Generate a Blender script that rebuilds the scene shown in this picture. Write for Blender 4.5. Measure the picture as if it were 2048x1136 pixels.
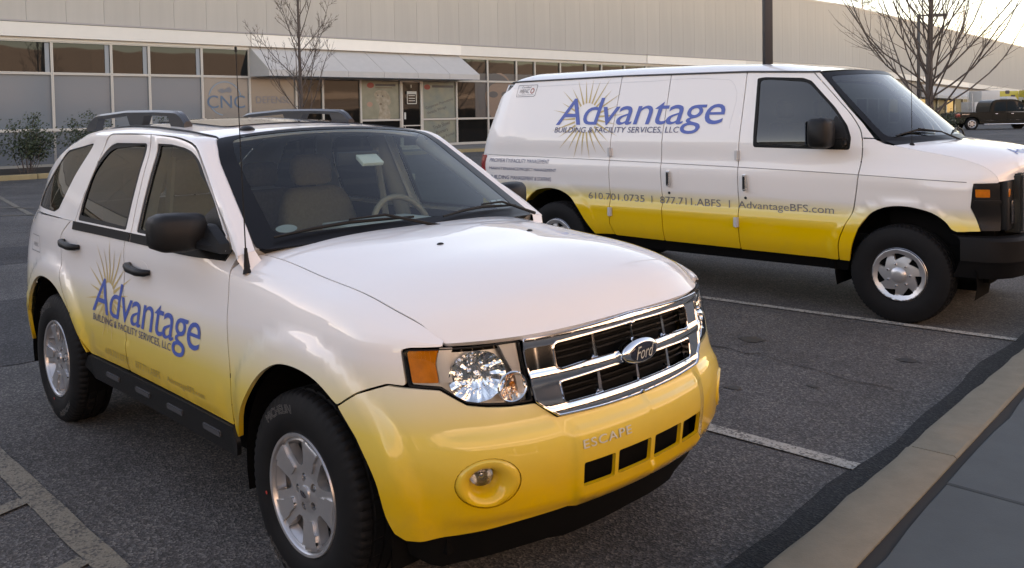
import bpy, bmesh, math, random
import numpy as np
from mathutils import Vector, Matrix
from mathutils.geometry import delaunay_2d_cdt
for o in list(bpy.data.objects): bpy.data.objects.remove(o, do_unlink=True)
SC = bpy.context.scene; COL = SC.collection
R = math.radians
# ------------------------------------------------------------------ camera
cd = bpy.data.cameras.new('camera'); cam = bpy.data.objects.new('camera', cd); COL.objects.link(cam)
SC.camera = cam
cd.sensor_width = 36.0; cd.lens = 1736.6 / 2048 * 36; cd.shift_y = -268.0 / 2048
cd.clip_start = .05; cd.clip_end = 2000
def _camrot(yaw, pitch, roll):
    cy, sy, cp, sp = math.cos(yaw), math.sin(yaw), math.cos(pitch), math.sin(pitch)
    f = Vector((cy*cp, sy*cp, -sp)); r = f.cross(Vector((0, 0, 1))).normalized(); u = r.cross(f)
    c, s = math.cos(roll), math.sin(roll)
    r2 = c*r + s*u; u2 = -s*r + c*u
    m = Matrix((r2, u2, -f)).transposed()
    return m
cam.matrix_world = Matrix.Translation((2.7086, -2.4728, 1.6976)) @ _camrot(R(135.188), R(2.2529), R(-.9741)).to_4x4()
# ------------------------------------------------------------------ world, sun, exposure
SUN_EL, SUN_AZ = R(9.0), R(212.0)          # azimuth measured from +X towards +Y
w = bpy.data.worlds.new('World'); SC.world = w; w.use_nodes = True
nt = w.node_tree; sky = nt.nodes.new('ShaderNodeTexSky'); sky.sky_type = 'NISHITA'; sky.sun_disc = False
sky.sun_elevation = SUN_EL; sky.sun_rotation = R(90) - SUN_AZ
sky.altitude = 50; sky.air_density = .85; sky.dust_density = .1; sky.ozone_density = 1.8
bg = nt.nodes['Background']; nt.links.new(sky.outputs[0], bg.inputs[0]); bg.inputs[1].default_value = .15
sd = bpy.data.lights.new('sun', 'SUN'); sd.energy = 3.6; sd.angle = R(.53); sd.color = (1, .89, .77)
sun = bpy.data.objects.new('sun', sd); COL.objects.link(sun); sun.location = (10, 0, 20)
sv = Vector((math.cos(SUN_AZ)*math.cos(SUN_EL), math.sin(SUN_AZ)*math.cos(SUN_EL), math.sin(SUN_EL)))
sun.rotation_euler = sv.to_track_quat('Z', 'Y').to_euler()
SC.view_settings.view_transform = 'Standard'; SC.view_settings.look = 'None'
SC.view_settings.exposure = 2.38; SC.view_settings.gamma = 1.0; SC.view_settings.use_curve_mapping = False
SC.view_settings.use_white_balance = True; SC.view_settings.white_balance_temperature = 11300; SC.view_settings.white_balance_tint = 31
SC.render.engine = 'CYCLES'
SC.cycles.max_bounces = 8; SC.cycles.transparent_max_bounces = 12
SC.cycles.sample_clamp_indirect = 6.0; SC.cycles.use_denoising = True
rnd = random.Random(7)
# ------------------------------------------------------------------ object helpers
def link(o, parent=None):
    COL.objects.link(o)
    if parent is not None: o.parent = parent
    return o
def empty(name, label, cat, loc=(0, 0, 0), rz=0, group=None):
    o = bpy.data.objects.new(name, None); link(o); o.location = loc; o.rotation_euler = (0, 0, rz)
    o.empty_display_size = .2
    return tag(o, label, cat, group)
def tag(o, label, cat, group=None):
    o['label'] = label; o['category'] = cat
    if group: o['group'] = group
    return o
def meshob(name, V, F, mat, parent=None, smooth=False, normals=None):
    me = bpy.data.meshes.new(name); me.from_pydata([tuple(map(float, v)) for v in V], [], [tuple(f) for f in F]); me.update()
    if mat is not None: me.materials.append(mat)
    if smooth:
        me.polygons.foreach_set('use_smooth', [True]*len(me.polygons))
        if normals is not None:
            me.normals_split_custom_set([normals[l.vertex_index] for l in me.loops])
    o = bpy.data.objects.new(name, me); return link(o, parent)
def bmob(name, bm, mat, parent=None, smooth=None):
    me = bpy.data.meshes.new(name); bmesh.ops.recalc_face_normals(bm, faces=bm.faces[:]); bm.to_mesh(me); bm.free()
    for m in (mat if isinstance(mat, (list, tuple)) else [mat]): me.materials.append(m)
    if smooth is not None:
        me.polygons.foreach_set('use_smooth', [True]*len(me.polygons)); me.set_sharp_from_angle(angle=R(smooth))
    o = bpy.data.objects.new(name, me); return link(o, parent)
def dup(o, name=None, parent=None):
    c = o.copy(); COL.objects.link(c)
    if parent is not None: c.parent = parent
    for ch in o.children: dup(ch, None, c)
    return c
def bm_box(bm, x0, x1, y0, y1, z0, z1, M=None, mi=0):
    vs = [bm.verts.new(M @ Vector(p) if M else p) for p in ((x0,y0,z0),(x1,y0,z0),(x1,y1,z0),(x0,y1,z0),(x0,y0,z1),(x1,y0,z1),(x1,y1,z1),(x0,y1,z1))]
    for f in ((3,2,1,0),(4,5,6,7),(0,1,5,4),(1,2,6,5),(2,3,7,6),(3,0,4,7)):
        bm.faces.new([vs[i] for i in f]).material_index = mi
    return vs
def box(name, x0, x1, y0, y1, z0, z1, mat, parent=None, bevel=0, seg=2, M=None):
    bm = bmesh.new(); bm_box(bm, x0, x1, y0, y1, z0, z1, M)
    if bevel: bmesh.ops.bevel(bm, geom=bm.edges[:], offset=bevel, segments=seg, affect='EDGES', profile=.5)
    return bmob(name, bm, mat, parent, smooth=35 if bevel else None)
def bm_tube(bm, pts, rad, n=8, cap=True, close=False):
    pts = [Vector(p) for p in pts]; rings = []; up = None
    rad = rad if isinstance(rad, (list, tuple)) else [rad]*len(pts)
    for i, p in enumerate(pts):
        if close: t = pts[(i+1) % len(pts)] - pts[i-1]
        else: t = pts[min(i+1, len(pts)-1)] - pts[max(i-1, 0)]
        t = t.normalized() if t.length > 1e-9 else Vector((0, 0, 1))
        if up is None: up = t.orthogonal().normalized()
        up = (up - t*up.dot(t)); up = up.normalized() if up.length > 1e-6 else t.orthogonal().normalized()
        b = t.cross(up)
        rings.append([bm.verts.new(p + rad[i]*(math.cos(2*math.pi*k/n)*up + math.sin(2*math.pi*k/n)*b)) for k in range(n)])
    m = len(rings)
    for i in range(m if close else m-1):
        a, b = rings[i], rings[(i+1) % m]
        for k in range(n): bm.faces.new((a[k], a[(k+1) % n], b[(k+1) % n], b[k]))
    if cap and not close:
        bm.faces.new(rings[0][::-1]); bm.faces.new(rings[-1])
def tube(name, pts, rad, mat, parent=None, n=8, close=False):
    bm = bmesh.new(); bm_tube(bm, pts, rad, n, True, close); return bmob(name, bm, mat, parent, smooth=50)
def bm_lathe(bm, prof, n=48, M=None, mod=None, mi=0):
    """profile of (radius, y) turned about the local Y axis"""
    rings = []
    for j, (r, y) in enumerate(prof):
        ring = []
        for k in range(n):
            a = 2*math.pi*k/n; rr = r + (mod(j, k) if mod else 0)
            p = Vector((rr*math.cos(a), y, rr*math.sin(a))); ring.append(bm.verts.new(M @ p if M else p))
        rings.append(ring)
    for a, b in zip(rings, rings[1:]):
        for k in range(n): bm.faces.new((a[k], a[(k+1) % n], b[(k+1) % n], b[k])).material_index = mi
    return rings
def lathe(name, prof, mat, parent=None, n=48, M=None, mod=None, smooth=40):
    bm = bmesh.new(); bm_lathe(bm, prof, n, M, mod); bmesh.ops.remove_doubles(bm, verts=bm.verts[:], dist=1e-6)
    return bmob(name, bm, mat, parent, smooth=smooth)
# ------------------------------------------------------------------ materials
MATS = {}
def node_mat(name):
    m = bpy.data.materials.new(name); m.use_nodes = True; n = m.node_tree; return m, n, n.nodes['Principled BSDF']
def L(n, a, b): n.links.new(a, b)
def simple(name, col, rough=.5, metal=0, coat=0, spec=.5, noise=0, nscale=30, bump=0, bscale=200):
    if name in MATS: return MATS[name]
    m, n, b = node_mat(name)
    b.inputs['Base Color'].default_value = (*col, 1); b.inputs['Roughness'].default_value = rough
    b.inputs['Metallic'].default_value = metal; b.inputs['Coat Weight'].default_value = coat; b.inputs['Coat Roughness'].default_value = .04
    b.inputs['Specular IOR Level'].default_value = spec
    if noise or bump:
        tc = n.nodes.new('ShaderNodeTexCoord')
    if noise:
        t = n.nodes.new('ShaderNodeTexNoise'); t.inputs['Scale'].default_value = nscale; t.inputs['Detail'].default_value = 6; t.inputs['Roughness'].default_value = .65
        L(n, tc.outputs['Object'], t.inputs['Vector'])
        mr = n.nodes.new('ShaderNodeMapRange'); mr.inputs[1].default_value = .25; mr.inputs[2].default_value = .75
        mr.inputs[3].default_value = 1-noise; mr.inputs[4].default_value = 1+noise; L(n, t.outputs['Fac'], mr.inputs[0])
        mx = n.nodes.new('ShaderNodeMix'); mx.data_type = 'RGBA'; mx.blend_type = 'MULTIPLY'; mx.inputs[0].default_value = 1
        mx.inputs['A'].default_value = (*col, 1); L(n, mr.outputs[0], mx.inputs['B']); L(n, mx.outputs['Result'], b.inputs['Base Color'])
    if bump:
        t2 = n.nodes.new('ShaderNodeTexNoise'); t2.inputs['Scale'].default_value = bscale; t2.inputs['Detail'].default_value = 3
        L(n, tc.outputs['Object'], t2.inputs['Vector'])
        bp = n.nodes.new('ShaderNodeBump'); bp.inputs['Strength'].default_value = bump; bp.inputs['Distance'].default_value = .002
        L(n, t2.outputs['Fac'], bp.inputs['Height']); L(n, bp.outputs[0], b.inputs['Normal'])
    MATS[name] = m; return m
def glass(name, tint, f0=.04, rough=0.0, body=None, bodymix=0):
    """window glass: tinted see-through plus a Fresnel reflection"""
    m = bpy.data.materials.new(name); m.use_nodes = True; n = m.node_tree
    for x in list(n.nodes): n.nodes.remove(x)
    out = n.nodes.new('ShaderNodeOutputMaterial'); mix = n.nodes.new('ShaderNodeMixShader')
    tr = n.nodes.new('ShaderNodeBsdfTransparent'); tr.inputs[0].default_value = (*tint, 1)
    gl = n.nodes.new('ShaderNodeBsdfGlossy'); gl.inputs['Roughness'].default_value = rough; gl.inputs['Color'].default_value = (1, 1, 1, 1)
    fr = n.nodes.new('ShaderNodeFresnel'); fr.inputs['IOR'].default_value = (1+math.sqrt(f0))/(1-math.sqrt(f0))
    geo = n.nodes.new('ShaderNodeNewGeometry')
    iv = n.nodes.new('ShaderNodeMath'); iv.operation = 'MULTIPLY'; 
    sb = n.nodes.new('ShaderNodeMath'); sb.operation = 'SUBTRACT'; sb.inputs[0].default_value = 1.0
    L(n, geo.outputs['Backfacing'], sb.inputs[1]); L(n, fr.outputs[0], iv.inputs[0]); L(n, sb.outputs[0], iv.inputs[1])
    src = tr.outputs[0]
    if body:
        df = n.nodes.new('ShaderNodeBsdfDiffuse'); df.inputs[0].default_value = (*body, 1)
        m2 = n.nodes.new('ShaderNodeMixShader'); m2.inputs[0].default_value = bodymix; L(n, tr.outputs[0], m2.inputs[1]); L(n, df.outputs[0], m2.inputs[2]); src = m2.outputs[0]
    L(n, iv.outputs[0], mix.inputs[0]); L(n, src, mix.inputs[1]); L(n, gl.outputs[0], mix.inputs[2]); L(n, mix.outputs[0], out.inputs[0])
    return m
def paint(name, ob, z0, z1, white=(.80, .775, .745), yellow=(.78, .455, .004), slope=0.0):
    """two-tone vinyl wrap: yellow sills fading to white; heights in the vehicle's own frame"""
    m, n, b = node_mat(name)
    tc = n.nodes.new('ShaderNodeTexCoord'); tc.object = ob
    sp = n.nodes.new('ShaderNodeSeparateXYZ'); L(n, tc.outputs['Object'], sp.inputs[0])
    ns = n.nodes.new('ShaderNodeTexNoise'); ns.inputs['Scale'].default_value = 3; L(n, tc.outputs['Object'], ns.inputs['Vector'])
    ma = n.nodes.new('ShaderNodeMath'); ma.operation = 'MULTIPLY_ADD'; ma.inputs[1].default_value = .02; L(n, ns.outputs['Fac'], ma.inputs[0]); L(n, sp.outputs['Z'], ma.inputs[2])
    ms = n.nodes.new('ShaderNodeMath'); ms.operation = 'MULTIPLY_ADD'; ms.inputs[1].default_value = slope; L(n, sp.outputs['X'], ms.inputs[0]); L(n, ma.outputs[0], ms.inputs[2])
    mr = n.nodes.new('ShaderNodeMapRange'); mr.inputs[1].default_value = z0; mr.inputs[2].default_value = z1; L(n, ms.outputs[0], mr.inputs[0])
    cr = n.nodes.new('ShaderNodeValToRGB'); L(n, mr.outputs[0], cr.inputs[0])
    e = cr.color_ramp.elements; e[0].position = 0; e[0].color = (*yellow, 1); e[1].position = 1; e[1].color = (*white, 1)
    mid = e.new(.45); mid.color = (.75, .55, .12, 1); mid = e.new(.72); mid.color = (.75, .66, .42, 1)
    # road film thrown up along the sills
    dn = n.nodes.new('ShaderNodeTexNoise'); dn.inputs['Scale'].default_value = 9; dn.inputs['Detail'].default_value = 8; dn.inputs['Roughness'].default_value = .75; L(n, tc.outputs['Object'], dn.inputs['Vector'])
    dz = n.nodes.new('ShaderNodeMapRange'); dz.inputs[1].default_value = .40; dz.inputs[2].default_value = .78; dz.inputs[3].default_value = .42; dz.inputs[4].default_value = 0; L(n, sp.outputs['Z'], dz.inputs[0])
    dm = n.nodes.new('ShaderNodeMath'); dm.operation = 'MULTIPLY'; L(n, dn.outputs['Fac'], dm.inputs[0]); L(n, dz.outputs[0], dm.inputs[1])
    dx = n.nodes.new('ShaderNodeMix'); dx.data_type = 'RGBA'; L(n, dm.outputs[0], dx.inputs[0]); L(n, cr.outputs[0], dx.inputs['A']); dx.inputs['B'].default_value = (.16, .13, .09, 1)
    L(n, dx.outputs['Result'], b.inputs['Base Color'])
    b.inputs['Roughness'].default_value = .45; b.inputs['Specular IOR Level'].default_value = .12; b.inputs['Coat Weight'].default_value = 1.0; b.inputs['Coat Roughness'].default_value = .015
    # faint waviness of the wrapped panels
    t2 = n.nodes.new('ShaderNodeTexNoise'); t2.inputs['Scale'].default_value = 7; t2.inputs['Detail'].default_value = 2; L(n, tc.outputs['Object'], t2.inputs['Vector'])
    bp = n.nodes.new('ShaderNodeBump'); bp.inputs['Strength'].default_value = .05; bp.inputs['Distance'].default_value = .006
    L(n, t2.outputs['Fac'], bp.inputs['Height']); L(n, bp.outputs[0], b.inputs['Coat Normal']); L(n, bp.outputs[0], b.inputs['Normal'])
    return m
# ------------------------------------------------------------------ panels cut from smooth surfaces
def rounded(poly, r, n=4):
    """round the corners of a closed polygon; r may be a list"""
    out = []; m = len(poly); P = [np.array(p, float) for p in poly]
    for i in range(m):
        a, b, c = P[i-1], P[i], P[(i+1) % m]; rr = r[i] if isinstance(r, (list, tuple)) else r
        la, lc = np.linalg.norm(a-b), np.linalg.norm(c-b); q = min(rr, la*.45, lc*.45)
        if q < 1e-4: out.append(tuple(b)); continue
        s, e = b+(a-b)/la*q, b+(c-b)/lc*q
        for k in range(n+1):
            t = k/n; out.append(tuple((1-t)**2*s + 2*t*(1-t)*b + t*t*e))
    return out
def densify(poly, step):
    out = []
    for i in range(len(poly)):
        a, b = np.array(poly[i], float), np.array(poly[(i+1) % len(poly)], float)
        d = np.linalg.norm(b-a)
        if d < 1e-6: continue
        k = max(1, int(math.ceil(d/step)))
        for j in range(k): out.append(tuple(a+(b-a)*j/k))
    return out
def cr(pts, n=5):
    """smooth open curve through the points"""
    P = np.array(pts, float); t = np.concatenate([[0], np.cumsum(np.linalg.norm(np.diff(P, axis=0), axis=1))])
    k = np.concatenate([np.linspace(a, b, n, endpoint=False) for a, b in zip(t, t[1:])]+[[t[-1]]])
    return [tuple(p) for p in hsp(t, P, k)]
def finer(pts, step=.06):
    """subdivide the edges of an outline given as (x, height); heights above 5 are surface coordinates and stay"""
    out = []
    for i in range(len(pts)):
        a, b = pts[i], pts[(i+1) % len(pts)]; out.append(tuple(a))
        if a[1] < 5 and b[1] < 5:
            d = math.hypot(a[0]-b[0], a[1]-b[1]); k = int(d/step)
            for j in range(1, k+1): t = j/(k+1); out.append((a[0]+(b[0]-a[0])*t, a[1]+(b[1]-a[1])*t))
    return out
def inside(pts, loops):
    c = np.zeros(len(pts), bool); x, y = pts[:, 0], pts[:, 1]
    for lp in loops:
        q = np.array(lp); a = q; b = np.roll(q, -1, axis=0)
        for (x0, y0), (x1, y1) in zip(a, b):
            if y0 == y1: continue
            k = ((y0 > y) != (y1 > y)) & (x < (x1-x0)*(y-y0)/(y1-y0)+x0); c ^= k
    return c
def fill(loops, step, grid=True):
    """triangulated region bounded by loops (even-odd); returns 2-D points and triangles"""
    vs, es = [], []
    for lp in loops:
        s = len(vs); vs += lp; es += [(s+i, s+(i+1) % len(lp)) for i in range(len(lp))]
    if grid:
        q = np.array(vs); lo, hi = q.min(0), q.max(0)
        gx, gy = np.arange(lo[0]+step*.5, hi[0], step), np.arange(lo[1]+step*.5, hi[1], step)
        if len(gx) and len(gy):
            G = np.stack(np.meshgrid(gx, gy, indexing='ij'), -1).reshape(-1, 2)
            G = G[inside(G, loops)]
            if len(G):
                keep = np.ones(len(G), bool)
                for i in range(0, len(G), 400):
                    d = ((G[i:i+400, None, :]-q[None])**2).sum(-1).min(1); keep[i:i+400] = d > (step*.45)**2
                vs = vs + [tuple(g) for g in G[keep]]
    r = delaunay_2d_cdt([Vector(v) for v in vs], es, [], 0, 1e-7)
    P = np.array([tuple(v) for v in r[0]]); T = [f for f in r[2] if len(f) == 3]
    if not T: return P, []
    c = P[np.array(T)].mean(1); k = inside(c, loops)
    return P, [t for t, f in zip(T, k) if f]
def surf_normals(F, P):
    e = 1.5e-3; u, v = P[:, 0], P[:, 1]
    a = F(u+e, v)-F(u-e, v); b = F(u, v+e)-F(u, v-e); n = np.cross(a, b)
    return n/(np.linalg.norm(n, axis=1, keepdims=True)+1e-12)
def panel(name, F, loops, mat, parent, step=.06, flange=.018, lift=0.0, out=None, both=False, mirror=False, grid=True, rim=True):
    """a panel cut from surface F(u,v) along the given outlines, with flanges turned inwards.
    out(P) gives the outward hint per point; mirror flips it to the other side; both joins the two sides."""
    loops = [densify(l, step) for l in loops]
    P2, T = fill(loops, step, grid)
    T = np.array(T)
    used = np.unique(T); re = -np.ones(len(P2), int); re[used] = np.arange(len(used)); P2 = P2[used]; T = re[T]
    X = F(P2[:, 0], P2[:, 1]); N = surf_normals(F, P2)
    hint = out(X) if out is not None else np.stack([np.zeros(len(X)), X[:, 1], np.zeros(len(X))], 1)
    N = N*np.sign((N*hint).sum(1, keepdims=True)+1e-12)
    X = X+N*lift
    fn = np.cross(X[T[:, 1]]-X[T[:, 0]], X[T[:, 2]]-X[T[:, 0]])
    fl = (fn*N[T].mean(1)).sum(1) < 0; T[fl] = T[fl][:, ::-1]
    V = [X]; NN = [N]; FA = [tuple(t) for t in T]; base = len(X); flat = []
    if flange and rim:
        from collections import Counter
        ec = Counter()
        for t in T:
            for i in range(3): ec[tuple(sorted((t[i], t[(i+1) % 3])))] += 1
        be = [(t[i], t[(i+1) % 3]) for t in T for i in range(3) if ec[tuple(sorted((t[i], t[(i+1) % 3])))] == 1]
        if both: be = [e for e in be if abs(X[e[0], 1]) > 2e-3 or abs(X[e[1], 1]) > 2e-3]
        ids = sorted({i for e in be for i in e}); mp = {i: k for k, i in enumerate(ids)}; k = len(ids)
        V += [X[ids]-N[ids]*.0008, X[ids]-N[ids]*flange]; NN += [np.zeros((2*k, 3))]
        FA += [(base+mp[b], base+mp[a], base+k+mp[a], base+k+mp[b]) for a, b in be]
    V = np.concatenate(V); NN = np.concatenate(NN)
    def side(sg):
        if sg > 0: return V, FA, NN
        return V*[1, -1, 1], [f[::-1] for f in FA], NN*[1, -1, 1]
    if both:
        a, b = side(1), side(-1); n0 = len(V)
        VV = np.concatenate([a[0], b[0]]); FF = a[1]+[tuple(i+n0 for i in f) for f in b[1]]; N2 = np.concatenate([a[2], b[2]])
    else: VV, FF, N2 = side(-1 if mirror else 1)
    return meshob(name, VV, FF, mat, parent, True, [tuple(x) for x in N2])
def text_loops(s, size=1.0, shear=0.0, bold=0.0, space=1.0, sx=1.0):
    cu = bpy.data.curves.new('lettering', 'FONT'); cu.body = s; cu.size = size; cu.shear = shear; cu.offset = bold
    cu.space_character = space; cu.fill_mode = 'NONE'; cu.resolution_u = 4
    ob = bpy.data.objects.new('lettering', cu); COL.objects.link(ob)
    dg = bpy.context.evaluated_depsgraph_get(); me = bpy.data.meshes.new_from_object(ob.evaluated_get(dg))
    bpy.data.objects.remove(ob, do_unlink=True)
    adj = {}
    for e in me.edges:
        a, b = e.vertices; adj.setdefault(a, []).append(b); adj.setdefault(b, []).append(a)
    co = [(v.co.x*sx, v.co.y) for v in me.vertices]; seen = set(); loops = []
    for s0 in adj:
        if s0 in seen: continue
        lp = [s0]; seen.add(s0); cur = s0
        while True:
            nx = [k for k in adj[cur] if k not in seen]
            if not nx: break
            cur = nx[0]; seen.add(cur); lp.append(cur)
        if len(lp) > 2: loops.append([co[i] for i in lp])
    bpy.data.meshes.remove(me); bpy.data.curves.remove(cu)
    q = np.array([p for l in loops for p in l])
    return loops, q.min(0), q.max(0)
def fit_text(s, u0, u1, z0, z1, **k):
    """outlines of a word stretched to fill the box u0..u1, z0..z1"""
    lp, lo, hi = text_loops(s, **k); sx, sz = (u1-u0)/(hi[0]-lo[0]), (z1-z0)/(hi[1]-lo[1])
    return [[(u0+(x-lo[0])*sx, z0+(y-lo[1])*sz) for x, y in l] for l in lp]
def skewed(loops, u0, u1, dz): return [[(x, z+(x-u0)/(u1-u0)*dz) for x, z in l] for l in loops]
def ellipse(u, v, a, b, n=28): return [(u+a*math.cos(2*math.pi*i/n), v+b*math.sin(2*math.pi*i/n)) for i in range(n)]
def rrect(u0, u1, v0, v1, r): return rounded([(u0, v0), (u1, v0), (u1, v1), (u0, v1)], r)
def smooth01(x): x = np.clip(x, 0, 1); return x*x*(3-2*x)
A_=np.array
def hsp(xk,yk,x):
    # cubic hermite spline (non-uniform, limited slopes); yk shape (n,...)
    xk=A_(xk,float);yk=A_(yk,float);x=np.clip(A_(x,float),xk[0],xk[-1])
    d=np.diff(yk,axis=0)/np.diff(xk).reshape((-1,)+(1,)*(yk.ndim-1))
    m=np.empty_like(yk);m[0]=d[0];m[-1]=d[-1]
    h=np.diff(xk);w1=(h[1:]/(h[1:]+h[:-1])).reshape((-1,)+(1,)*(yk.ndim-1))
    m[1:-1]=d[:-1]*w1+d[1:]*(1-w1)
    i=np.clip(np.searchsorted(xk,x,side='right')-1,0,len(xk)-2)
    t=(x-xk[i])/h[i]
    sh=t.shape+(1,)*(yk.ndim-1);t=t.reshape(sh);hh=h[i].reshape(sh)
    return ((1+2*t)*(1-t)**2*yk[i]+t*(1-t)**2*hh*m[i]+t*t*(3-2*t)*yk[i+1]+t*t*(t-1)*hh*m[i+1])
class Grid:
    """smooth surface through a grid of control points: u along the car, v around the section"""
    def __init__(s,uk,vk,P): s.uk=A_(uk,float);s.vk=A_(vk,float);s.P=A_(P,float)   # P[u,v,3]
    def __call__(s,u,v):
        u=np.atleast_1d(A_(u,float));v=np.atleast_1d(A_(v,float))
        Q=hsp(s.uk,s.P,u)            # (n,nv,3)
        vk=s.vk;x=np.clip(v,vk[0],vk[-1]);h=np.diff(vk)
        d=np.diff(Q,axis=1)/h[None,:,None]
        m=np.empty_like(Q);m[:,0]=d[:,0];m[:,-1]=d[:,-1]
        w1=(h[1:]/(h[1:]+h[:-1]))[None,:,None];m[:,1:-1]=d[:,:-1]*w1+d[:,1:]*(1-w1)
        i=np.clip(np.searchsorted(vk,x,side='right')-1,0,len(vk)-2);r=np.arange(len(x))
        t=((x-vk[i])/h[i])[:,None];hh=h[i][:,None]
        return ((1+2*t)*(1-t)**2*Q[r,i]+t*(1-t)**2*hh*m[r,i]+t*t*(3-2*t)*Q[r,i+1]+t*t*(t-1)*hh*m[r,i+1])
    def nrm(s,u,v):
        e=1e-3
        a=s(A_(u)+e,v)-s(A_(u)-e,v);b=s(u,A_(v)+e)-s(u,A_(v)-e)
        n=np.cross(a,b);return n/(np.linalg.norm(n,axis=1,keepdims=True)+1e-12)
    def v_of_z(s,u,z,vmax=None):
        u=np.atleast_1d(A_(u,float));z=np.atleast_1d(A_(z,float))
        lo=np.full(len(u),s.vk[0]);hi=np.full(len(u),s.vk[-1] if vmax is None else vmax)
        for _ in range(40):
            m=(lo+hi)/2;k=s(u,m)[:,2]<z;lo=np.where(k,m,lo);hi=np.where(k,hi,m)
        return (lo+hi)/2
# ---------- SUV lower body (right side has y<0; tables hold |y|)
GK=[.22,.35,.50,.62,.72,.85,.97,1.09,1.22]
def suv_belt():
    rear=[(-4.35,-3.50,.0),(-3.90,-3.48,.46),(-3.64,-3.41,.68),(-3.42,-3.28,.81),(-3.15,-3.12,.866)]
    side=[(-2.9,.888),(-2.62,.902),(-2.2,.899),(-1.8,.893),(-1.3,.890),(-.8,.892),(-.4,.898),(0,.905),(.25,.900)]
    flo=[(.42,.41,.882),(.58,.555,.845),(.70,.655,.775),(.82,.735,.68),(.98,.805,.53),(1.18,.852,.335),(1.5,.88,0)]
    fhi=[(.42,.405,.868),(.58,.545,.803),(.70,.625,.725),(.82,.685,.635),(.98,.737,.50),(1.18,.775,.33),(1.5,.80,0)]
    # shut line / belt top
    tx=[-4.35,-3.0,-2.6,-.6,-.48,-.11,.27,.42,.58,.70,1.5]
    tz=[1.17,1.17,1.17,1.17,1.165,1.128,1.088,1.06,.99,.985,1.0]
    ty=[0,0,.848,.846,.80,.745,.745,.74,.0,0,0]
    uk=[];P=[]
    off=[.06,.035,.012,.0,.0,.006,.018]
    def col(u,x,y,front):
        c=[]
        zt=np.interp(u,tx,tz)
        for j,z in enumerate(GK[:7]):
            c.append((x,y-off[j]*(1 if y>.5 else y/.5),z))
        return c,zt
    for u,x,y in rear:
        c,zt=col(u,x,y,0)
        s=1.0 if y>0 else 0
        c.append((x+.02,y-.03*s,1.08));c.append((x+.06,max(y-.055*s,0),1.17));uk.append(u);P.append(c)
    for u,y in side:
        c,zt=col(u,u,y,0)
        if u<-.6: c.append((u,y-.018,1.075));c.append((u,y-.033,1.17))
        else:
            yt=np.interp(u,[-.6,-.48,-.4,-.11,.27],[.846,.80,.748,.745,.745]);
            zt=np.interp(u,[-.6,-.48,-.4,-.11,.27],[1.17,1.165,1.157,1.128,1.088])
            zm=.97+(zt-.97)*.68;c.append((u,yt+(y-.018-yt)*.72,zm));c.append((u,yt,zt))
        uk.append(u);P.append(c)
    for (u,x,y),(_,xh,yh) in zip(flo,fhi):
        c=[]
        k=min(1,max(0,(u-.42)/.5))
        inx=[.10,.035,.004,0,.008,None,None]
        for j,z in enumerate(GK[:7]):
            w=np.clip((z-.62)/(.95-.62),0,1)
            s=[.06,.03,.005,0,0,0,0][j]
            fx=inx[j] if inx[j] is not None else 0
            xx=x+(xh-x)*w-fx*k; yy=y+(yh-y)*w-s*min(1,y/.5)*(1 if y>0 else 0)
            c.append((xx,yy,z))
        zt=np.interp(u,[.42,.50,.58,.70,.98,1.5],[1.06,1.045,1.022,.986,.980,1.0])
        ytop=yh-np.interp(u,[.42,.5,.58,.7],[.123,.10,.078,.022]) if u<.71 else yh*(1-.012)
        xt=xh-np.interp(u,[.42,.58,.7,1.5],[.0,.01,.012,.012])
        c.append((xh-(xh-xt)*.3,yh+(ytop-yh)*.3 if u>.45 else ytop+(yh-ytop)*.7,.97+(zt-.97)*.6));c.append((xt,ytop,zt));uk.append(u);P.append(c)
    uk.append(1.82);P.append([(a,-b,c) for a,b,c in P[-2]])          # mirrored station: no crease on the centre line
    P=A_(P);return Grid(uk,GK,P)
# ---------- SUV greenhouse: u = x, v 0..1 side, 1..1.3 edge roll
def yT(z): return np.interp(z,[1.10,1.17,1.30,1.43,1.53,1.60],[.885,.860,.818,.772,.735,.705])
def suv_green():
    xs=[-3.40,-3.2,-3.0,-2.85,-2.7,-2.5,-2.2,-1.6,-1.25,-1.1,-.9,-.7,-.5,-.43]
    ze=[1.20,1.335,1.455,1.535,1.582,1.625,1.637,1.637,1.620,1.598,1.478,1.352,1.222,1.170]
    iy=[.52,.565,.585,.585,.585,.588,.59,.59,.59,.585,.62,.661,.70,.716]
    iz=[1.22,1.36,1.49,1.565,1.615,1.652,1.670,1.655,1.628,1.605,1.478,1.345,1.213,1.169]
    yoff=[.255,.10,.035,.014,.006,.002,0,0,0,0,0,0,0,0]
    VK=[0,.3,.6,.85,1,1.15,1.3];P=[]
    for x,e,a,b,o in zip(xs,ze,iy,iz,yoff):
        zb=min(1.17,e-.02);c=[]
        for f in VK[:5]:
            z=zb+(e-zb)*f;c.append((x,yT(z)-o,z))
        ye=c[-1][1]
        c.append((x,a+(ye-a)*.47,e+(b-e)*.78+(.012 if x>-1.2 else .004)));c.append((x,a,b));P.append(c)
    return Grid(xs,VK,P)
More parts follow.
